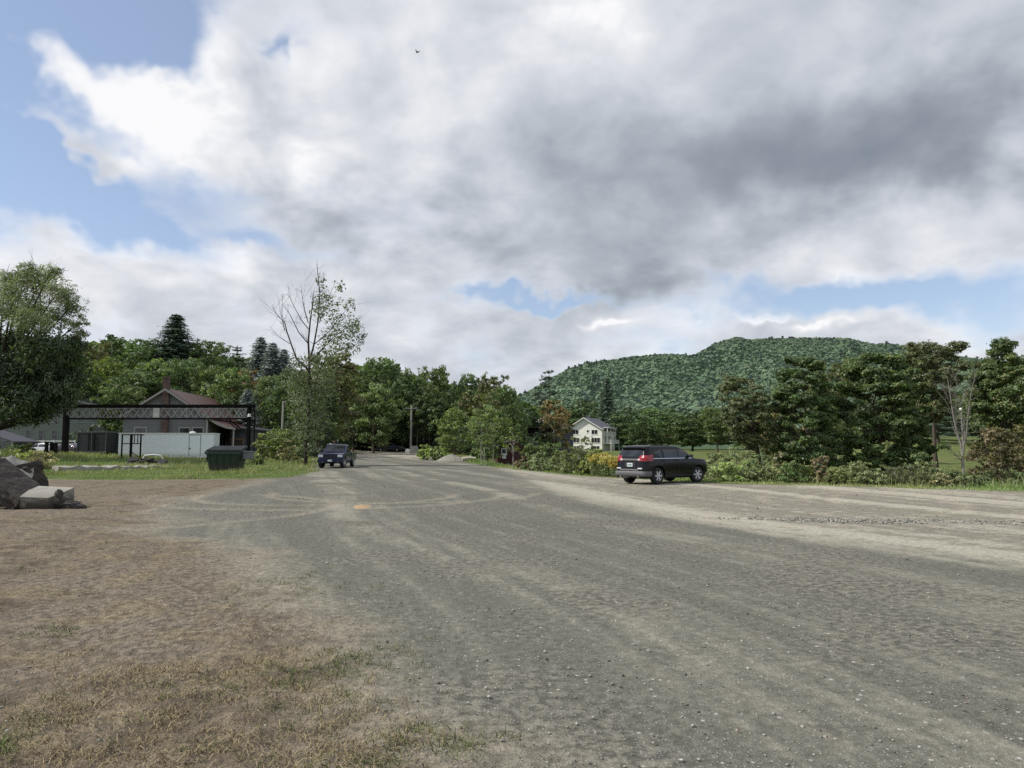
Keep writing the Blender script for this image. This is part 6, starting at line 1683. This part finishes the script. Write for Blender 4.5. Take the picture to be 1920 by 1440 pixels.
# ---------------------------------------------- saplings, stakes, bird
def sapling(px, base_py, top, Y, label, w, leaves, seed, bark=BARK_PALE):
    p = GP(px, Y); H = at(px, top, Y).z - p.z
    return make_tree('sapling', label, 'sapling', decid(seed, H, H * .42, w / FPX * Y / 2, 'round', 16, .34, leaves, .07, GREEN_L, tr=.045, straight=.9, col2=OLIVE, p2=.3), p, bark=bark)
sapling(962, 876, 800, 56, 'young sapling with a thin pale trunk in front of the red shed window', 42, 900, 201)
sapling(902, 868, 776, 70, 'slim young tree with a bare pale trunk left of the two stakes', 44, 2600, 202)
sapling(925, 868, 782, 72, 'slim young tree with a dense green crown between the stakes and the red shed', 40, 3000, 203)
STAKE = paint("pale_stake", (.42, .38, .31), .9, var=.15)
for px, py, top, lab in ((908, 872, 838, 'thin wooden stake left of the red shed'), (1831, 912, 893, 'leftmost of three pale stakes at the right edge of the gravel'), (1852, 913, 894, 'middle one of three pale stakes at the right edge of the gravel'), (1873, 915, 886, 'rightmost and tallest of three pale stakes, under the reddish tree'), (1468, 906, 880, 'lone pale stake in the weeds beneath the leaning tree')):
    q = G(px, py); h = at(px, top, q.y).z - q.z
    piece('stake', lab, 'stake', MB().box(-.03, .03, -.03, .03, -.3, h).box(-.038, .038, -.038, .038, h - .05, h - .01), STAKE, q, .3)
lp_ = GP(1805, 100); hl = at(1805, 768, 100).z - lp_.z
lt_ = thing('lamp_post', 'slim lamp post with a white globe beyond the lawn, behind the dead tree', 'lamp post', lp_)
MB().tube([(0, 0, -.3), (0, 0, hl - .15)], [.06, .04], 8).build('shaft', STEELG, lt_); MB().lathe([(.05, hl - .2), (.20, hl - .08), (.24, hl + .06), (.16, hl + .2), (.03, hl + .26)], n=14).build('globe', WHITE, lt_, smooth=True)
bp = at(783, 98, 45)
bd = thing('flying_bird', 'tiny dark bird flying in front of the white cloud', 'bird', bp, R(50))
MB().tube([(0, -.14, 0), (0, -.10, 0), (0, -.02, 0), (0, .06, .005), (0, .10, .015), (0, .135, .012), (0, .16, .006)], [.012, .02, .035, .032, .02, .022, .003], 10).build('body', STEEL, bd, smooth=True)
for s_ in (-1, 1):
    MB().add([(0, .05, .02), (s_ * .10, .07, .07), (s_ * .22, .0, .10), (s_ * .12, -.03, .06), (0, -.05, .015), (s_*.10,.068,.062),(s_*.12,-.03,.052)], [(0, 1, 3, 4), (1, 2, 3), (0, 4, 6, 5), (5, 6, 2)]).build('wing', STEEL, bd)
MB().add([(-.01, -.12, 0), (.01, -.12, 0), (.035, -.21, .0), (-.035, -.21, .0), (0, -.15, .008)], [(0, 1, 2, 3), (0, 1, 4), (1, 2, 4), (2, 3, 4), (3, 0, 4)]).build('tail', STEEL, bd)

# ---------------------------------------------- shrubs and tall weeds along the right edge and round the yard
def shrub(px, base_off, top, w, label, col, seed, leaves=2600, L=.055, name='shrub', prof='dense', col2=None, p2=.3, Y=None, aspect=.5, up=.4):
    """Y from the verge: base_off metres past the gravel edge along the line of sight"""
    if Y is None:
        k = (px - 960) / FPX
        ys = np.linspace(20, 110, 900); t_ = verge_t(k * ys, ys)
        Y = float(ys[np.argmax(t_ > 0)]) + base_off + .9
    p = GP(px, Y); H = max(.3, at(px, top, Y).z - p.z); Rm = w / FPX * Y / 2
    cr = .34
    b = decid(seed, H, .05, Rm, prof, 26, cr, leaves, L * Y / 36, col, tr=.02, twigs=2, col2=col2 or OLIVE, p2=p2, aspect=aspect, up=up, inner=.2)
    return make_tree(name, label, 'shrub', b, p)
YG = (.33, .36, .12); WG = (.27, .30, .135); DG = (.15, .205, .075); LIME = (.36, .43, .14); TAN = (.38, .33, .19); RED_ = (.24, .16, .10)
SH = [
 (1000, 2.5, 834, 60, 'dark green bush between the red shed and the blue-grey house', DG, 301), (1030, 3.5, 832, 60, 'dark bramble bush in front of the blue-grey house', DG, 302),
 (985, 1.5, 856, 40, 'low reddish-green bush at the foot of the red shed', RED_, 303), (1015, 1.2, 862, 52, 'low olive weeds by the road, right of the sapling', WG, 304), (1048, 1.6, 846, 50, 'grey-green bush left of the large willowy bush', WG, 305),
 (1090, 2.2, 818, 76, 'large willowy bush hiding the lower left of the cream house', (.14, .165, .07), 306), (1070, 1.3, 850, 60, 'rounded grey-green bush before the large willowy bush', WG, 307), (1118, 1.8, 838, 46, 'light green bush under the cream house windows', YG, 308),
 (1104, .9, 864, 40, 'low light weeds at the road edge below the cream house', YG, 309), (1132, 1.5, 858, 40, 'green leafy clump left of the yellow goldenrod', DG, 310), (1158, 1.6, 862, 34, 'green clump directly left of the black car tail lamp', DG, 311),
 (1365, .9, 870, 78, 'bright lime-green low bush right of the black car front', LIME, 312), (1338, 2.2, 850, 50, 'grey-green bush right behind the black car bonnet', WG, 313), (1380, 3.2, 836, 70, 'dull bush behind the lime-green bush', WG, 314), (1405, 1.2, 884, 54, 'low olive weeds right of the lime-green bush', WG, 315),
 (1440, 1.5, 876, 52, 'weedy bush at the foot of the leaning trunk', WG, 316), (1486, 1.0, 868, 56, 'vivid green low bush before the leftmost dense maple', (.13, .19, .05), 317), (1512, 1.4, 872, 50, 'green-gold bush under the leftmost dense maple', YG, 318),
 (1535, 1.3, 856, 42, 'clump of tall dead reddish-brown weed stalks between the dense maples', RED_, 319), (1566, .9, 880, 44, 'olive weeds with pale flowers between the dense maples', WG, 320), (1606, 1.4, 866, 60, 'tall grey-green weeds before the widest dense maple', WG, 321), (1632, .9, 884, 56, 'low weeds at the gravel edge before the widest dense maple', WG, 322),
 (1668, 1.6, 872, 70, 'rounded olive bush right of the widest dense maple trunk', (.15, .16, .075), 323), (1705, 1.4, 876, 70, 'broad dry olive bush left of the tall bare trunk', (.155, .16, .08), 324), (1738, 2.0, 868, 54, 'olive bush at the foot of the tall bare trunk', WG, 325), (1762, 1.0, 890, 52, 'low dry weeds right of the tall bare trunk', TAN, 326),
 (1788, 1.5, 882, 46, 'dark weeds at the foot of the dead tree', DG, 327), (1815, 1.2, 893, 44, 'low weeds left of the pale stakes', WG, 328), (1845, 3.5, 888, 50, 'dark bush behind the pale stakes', DG, 329), (1900, 3.5, 884, 60, 'dark bush below the reddish-brown small tree', DG, 330),
 (1725, 6, 846, 56, 'small green tree-like bush on the lawn edge left of the tall bare trunk', DG, 331), (1460, 4, 846, 40, 'tan and orange bush beneath the rust-coloured low tree', TAN, 332), (1425, 5, 848, 60, 'grey bush in the shade behind the leaning trunk', DG, 333),
]
for (px, off, top, w, lab, c, sd_) in SH:
    shrub(px, off, top, w, lab, c, sd_, aspect=.36 if sd_ in (306, 321, 324, 323) else .5, prof='vase' if sd_ in (319, 321) else 'dense')
# goldenrod
for i, (px, off, top, w, lab) in enumerate(((1124, 1.2, 850, 34, 'leftmost clump of yellow goldenrod left of the black car'), (1142, 1.1, 854, 36, 'middle clump of yellow goldenrod left of the black car'), (1157, .9, 862, 26, 'clump of yellow goldenrod nearest to the black car'))):
    k = (px - 960) / FPX; ys = np.linspace(20, 110, 900); Y = float(ys[np.argmax(verge_t(k * ys, ys) > 0)]) + off
    p = GP(px, Y); H = at(px, top, Y).z - p.z; Rm = w / FPX * Y / 2; rg = np.random.default_rng(400 + i)
    t = thing('goldenrod', lab, 'wildflowers', p); sm = MB(); fl = []; lf = []
    for _ in range(70):
        a = rg.random() * 6.28; r_ = Rm * rg.random() ** .5; h = H * rg.uniform(.72, 1.02); x, y = r_ * math.cos(a), r_ * math.sin(a)
        tip = Vector((x + rg.normal() * .08, y + rg.normal() * .08, h)); sm.tube([(x, y, -.05), (x, y, h * .5), tip], [.008, .007, .004], 3, cap=False)
        for _ in range(26): fl.append(tip + Vector((rg.normal() * .06, rg.normal() * .06, -abs(rg.normal()) * .11)))
        for k_ in range(14): lf.append(Vector((x, y, h * rg.uniform(.1, .85))) + Vector(rg.normal(size=3)) * .05)
    sm.build('stem', BARK, t)
    n_ = len(lf); v, f = leaf_quads(np.array(lf), rand_dir(rg, n_), rand_dir(rg, n_), .075, .022); link('leaf_mass', mesh_np('leaf_mass', v, f, np.tile(np.array(DG), (n_ * 4, 1)) * 1.1), t, LEAF)
    n_ = len(fl); v, f = leaf_quads(np.array(fl), rand_dir(rg, n_), rand_dir(rg, n_), .040, .03); link('blossom', mesh_np('blossom', v, f, np.tile(np.array((.38, .29, .06)), (n_ * 4, 1))), t, LEAF)
# weeds round the yard on the left
for (px, Y, top, w, lab, c, sd_) in ((30, 44, 842, 70, 'long yellow-green grass and weeds behind the rubble heap', YG, 341), (75, 50, 846, 60, 'brownish dry weeds right of the rubble heap', TAN, 342), (60, 42, 862, 50, 'low reddish weeds just behind the tall dark slab', RED_, 343), (480, 62, 852, 30, 'small weeds right of the dumpster', YG, 344), (40, 66, 832, 50, 'green bush at the foot of the open shed', DG, 345),
   (800, 82, 834, 34, 'tall bright green weeds beside the concrete block at the road end', LIME, 346), (822, 80, 838, 36, 'tall yellow-green weeds behind the gravel heap', LIME, 347), (495, 74, 812, 44, 'pale bush at the right post of the gantry', YG, 348), (540, 68, 826, 40, 'dry yellow bush left of the half-bare tree', TAN, 349), (896, 84, 842, 30, 'dark weeds behind the pale log', DG, 350)):
    shrub(px, 0, top, w, lab, c, sd_, Y=Y)

# ---------------------------------------------- grass, dead grass tufts, loose stones
def blades(name, pts, h, wd, cols, mat, rng, lean=.5):
    n = len(pts)
    a = rng.random(n) * 6.283; side = np.stack([np.cos(a), np.sin(a), np.zeros(n)], -1)
    b = rng.random(n) * 6.283; ln = np.stack([np.cos(b), np.sin(b), np.zeros(n)], -1) * (rng.random(n) ** .8 * lean)[:, None]
    h = h[:, None]; wd = wd[:, None]
    up = np.array([0, 0, 1.0])
    v = np.stack([pts - side * wd, pts + side * wd, pts + (ln * .35 + up * .6) * h + side * wd * .7, pts + (ln * .35 + up * .6) * h - side * wd * .7, pts + (ln + up * (1 - .3 * np.linalg.norm(ln, axis=1, keepdims=True))) * h], 1)
    i = np.arange(n) * 5
    f4 = np.stack([i, i + 1, i + 2, i + 3], -1); f3 = np.stack([i + 3, i + 2, i + 4], -1)
    return link(name, mesh_np(name, v.reshape(-1, 3), [f4, f3], np.repeat(cols, 5, 0)), None, mat)
gr_ = np.random.default_rng(50)
# left yard and right verge
def scatter(n, p0, p1, y0, y1):
    p = gr_.uniform(p0, p1, n); y = np.exp(gr_.uniform(math.log(y0), math.log(y1), n)); return (p - 960) / FPX * y, y
x, y = scatter(90000, -60, 660, 34, 92); k = left_t(x, y) + (fbm(x * .35, y * .35, 4) - .5) * 2.2 > -.1
x1_, y1_ = x[k], y[k]
x, y = scatter(150000, 820, 2000, 24, 84); t_ = verge_t(x, y); k = (t_ > -.1 + (fbm(x * .9, y * .9, 3) - .5) * 1.2) & (gr_.random(len(x)) < np.where(t_ < 12, 1, .35))
x2_, y2_ = x[k], y[k]
X_ = np.concatenate([x1_, x2_]); Y_ = np.concatenate([y1_, y2_]); isR = np.concatenate([np.zeros(len(x1_), bool), np.ones(len(x2_), bool)])
pt = np.stack([X_, Y_, terrain(X_, Y_) - .01], -1); n = len(pt)
nz = fbm(X_ * .25, Y_ * .25 + 40, 4)
tt_ = np.where(isR, verge_t(X_, Y_), left_t(X_, Y_))
hh = gr_.uniform(.5, 1.2, n) * np.where(isR, .08 + .40 * S(.8, 3.5, tt_) * S(14, 8, tt_) + .05 * (tt_ > 14), .07 + .30 * S(.52, .66, nz) + .28 * S(10, 24, tt_) * S(-20, -26, X_))
gc = np.array([(.10, .155, .036), (.145, .185, .048), (.20, .19, .08), (.24, .20, .10)])[np.where(gr_.random(n) < S(.42, .66, nz) * .8 + .1, gr_.integers(1, 4, n), gr_.integers(0, 2, n))] * gr_.uniform(.7, 1.25, (n, 1)) * np.where(isR & (tt_ < 2.6), 1.45, 1.1)[:, None]
tag(blades('grass', pt, hh, gr_.uniform(.008, .02, n) * (Y_ / 40), gc, LEAF, gr_, .7), kind='stuff')
STRAW = bpy.data.materials.new("straw"); STRAW.use_nodes = True
_sn = NT(STRAW.node_tree); _sb = STRAW.node_tree.nodes['Principled BSDF']
_sn.set(_sb.inputs['Base Color'], _sn.node('ShaderNodeAttribute', attribute_name='Col').outputs['Color']); _sb.inputs['Roughness'].default_value = .8; _sb.inputs['Specular IOR Level'].default_value = .15
# tall ragged weeds between and in front of the bushes
x, y = scatter(60000, 960, 1990, 24, 66); t_ = verge_t(x, y); cl_ = fbm(x * 1.1, y * 1.1, 3)
k = (t_ > 1.3) & (t_ < 6.5) & (gr_.random(len(x)) < S(.46, .62, cl_) * .42)
wx_, wy_ = x[k], y[k]
x, y = scatter(16000, -60, 520, 40, 72); k = (left_t(x, y) > 4) & (gr_.random(len(x)) < S(.50, .64, fbm(x * .5, y * .5, 3)) * .5 * np.where(x < -24, 1, .4))
wx_ = np.concatenate([wx_, x[k]]); wy_ = np.concatenate([wy_, y[k]]); nL = k.sum(); n = len(wx_)
hw_ = gr_.uniform(.30, .95, n); hw_[-nL:] *= .62
wc_ = np.array([(.22, .24, .10), (.30, .27, .15), (.16, .20, .07), (.34, .30, .18)])[gr_.choice(4, n, p=[.35, .25, .25, .15])] * gr_.uniform(.7, 1.2, (n, 1))
tag(blades('tall_weeds', np.stack([wx_, wy_, terrain(wx_, wy_) - .02], -1), hw_, gr_.uniform(.010, .022, n) * np.maximum(wy_ / 40, .6), wc_, LEAF, gr_, .9), kind='stuff')
# dead grass on the brown dirt in the foreground
n0_ = 4600; tx = gr_.uniform(-9, 1.0, n0_ * 5); ty = 3.0 + 16 * gr_.random(n0_ * 5) ** 1.6
dm_ = S(.2, -.6, tx - np.interp(ty, by, bx) + (fbm(tx * .35, ty * .35, 4) - .5) * 1.7)
ds_ = S(.50, .64, fbm(tx * .8 + 3, ty * .8, 4)) * dm_ * S(10, 5.5, ty)
edge_ = np.exp(-((tx - np.interp(ty, by, bx) + .45) / .35) ** 2) * S(9, 6, ty) * .5
k = gr_.random(len(tx)) < ds_ * .7 + edge_ * .5 + .025 * dm_
tx, ty = tx[k][:n0_], ty[k][:n0_]
gx0, gy0 = [], []
for (px, py, sx_, cnt) in [(a_, b_, c_ * 1.15, int(d_ * .5)) for a_, b_, c_, d_ in ((500, 1275, .22, 60), (640, 1258, .2, 60), (700, 1222, .18, 40), (615, 1240, .25, 50), (560, 1092, .35, 50), (520, 1110, .3, 40), (835, 1385, .12, 50), (700, 1425, .12, 40), (660, 1410, .15, 30), (20, 1352, .2, 50), (640, 1330, .25, 40), (300, 1330, .3, 30))]:
    q = G(px, py); gx0.append(q.x + gr_.normal(size=cnt) * sx_); gy0.append(q.y + gr_.normal(size=cnt) * sx_ * 1.1)
gx0 = np.concatenate(gx0); gy0 = np.concatenate(gy0); ngr = len(gx0)
tx = np.concatenate([tx, gx0]); ty = np.concatenate([ty, gy0])
nb = 16
cx = np.repeat(tx, nb) + gr_.normal(size=len(tx) * nb) * .045; cy = np.repeat(ty, nb) + gr_.normal(size=len(tx) * nb) * .045
gz_ = terrain(cx, cy) + np.where(True, (fbm(cx * 11, cy * 11, 3) - 0.5) * 0.034 * S(30, 10, np.hypot(cx, cy)) + (fbm(cx * 4.2, cy * 4.2, 4) - .5) * .055 + (fbm(cx, cy, 3) - .5) * .07, 0) - .006
green = fbm(tx * .9 + 20, ty * .9, 3) > .585; green[-ngr:] = gr_.random(ngr) < .75; green = np.repeat(green, nb)
dc = np.where(green[:, None], np.array((.135, .16, .055)), np.array((.34, .27, .155))) * gr_.uniform(.5, 1.25, (len(cx), 1))
tag(blades('dry_grass', np.stack([cx, cy, gz_], -1), gr_.uniform(.015, .055, len(cx)) * np.where(green, 1.25, 1), gr_.uniform(.0016, .0036, len(cx)), dc, STRAW, gr_, 2.6), kind='stuff')
# loose stones
def stones(name, x, y, s, cols, mat, z):
    bm = bmesh.new(); bmesh.ops.create_icosphere(bm, subdivisions=1, radius=1); bm.verts.index_update()
    bv = np.array([v.co[:] for v in bm.verts]); bf = np.array([[v.index for v in f.verts] for f in bm.faces]); bm.free()
    n = len(x)
    j = gr_.uniform(.65, 1.3, (n, len(bv), 1)); sc = np.stack([gr_.uniform(.7, 1.4, n), gr_.uniform(.7, 1.3, n), gr_.uniform(.4, .8, n)], -1)[:, None, :]
    v = bv[None] * j * sc * s[:, None, None]
    a = gr_.random(n) * 6.28; c, s_ = np.cos(a)[:, None], np.sin(a)[:, None]
    vx = v[..., 0] * c - v[..., 1] * s_; vy = v[..., 0] * s_ + v[..., 1] * c
    V = np.stack([vx + x[:, None], vy + y[:, None], v[..., 2] + (z + s * .22)[:, None]], -1).reshape(-1, 3)
    F = (bf[None] + (np.arange(n) * len(bv))[:, None, None]).reshape(-1, 3)
    return link(name, mesh_np(name, V, F, np.repeat(cols, len(bv), 0)), None, mat)
sm_, sn_, sb_ = new_mat("stone")
sn_.set(sb_.inputs['Base Color'], sn_.vm('SCALE', sn_.node('ShaderNodeAttribute', attribute_name='Col').outputs['Color'], sc=sn_.ss(sn_.noise(sn_.node('ShaderNodeTexCoord').outputs['Object'], 60, 3), .3, .7, .7, 1.3)))
sb_.inputs['Roughness'].default_value = .9; sb_.inputs['Specular IOR Level'].default_value = .2
n = 7500
px_ = gr_.uniform(-20, 1960, n); yy = 3.2 + 30 * gr_.random(n) ** 2.2; xx = (px_ - 960) / FPX * yy
onr = xx - np.interp(yy, by, bx) > -.2
keep = (onr | (gr_.random(n) < .22)) & (verge_t(xx, yy) < 0)
xx, yy, onr = xx[keep], yy[keep], onr[keep]; n = len(xx)
ss_ = .0035 + .0095 * gr_.random(n) ** 5 + .0006 * yy * gr_.random(n)
zz_ = terrain(xx, yy) + np.where(onr, 0.0, (fbm(xx * 11, yy * 11, 3) - 0.5) * 0.034 + (fbm(xx * 4.2, yy * 4.2, 4) - .5) * .055 + (fbm(xx, yy, 3) - .5) * .07)
# gravel ridge on the right
m2_ = 900; rx_ = gr_.normal(size=m2_) * 1.5; gx_ = xz(1600, 16.5) + rx_; gy_ = 16.6 + rx_ * -.12 + gr_.normal(size=m2_) * .28
xx = np.concatenate([xx, gx_]); yy = np.concatenate([yy, gy_]); ss_ = np.concatenate([ss_, gr_.uniform(.008, .03, m2_)]); zz_ = np.concatenate([zz_, terrain(gx_, gy_)])
pc_ = np.array([(.34, .33, .29), (.20, .20, .18), (.40, .385, .34), (.11, .11, .10), (.27, .23, .18)])[gr_.choice(5, len(xx), p=[.36, .26, .10, .16, .12])] * gr_.uniform(.8, 1.2, (len(xx), 1))
tag(stones('loose_gravel', xx, yy, ss_, pc_, sm_, zz_), kind='stuff')
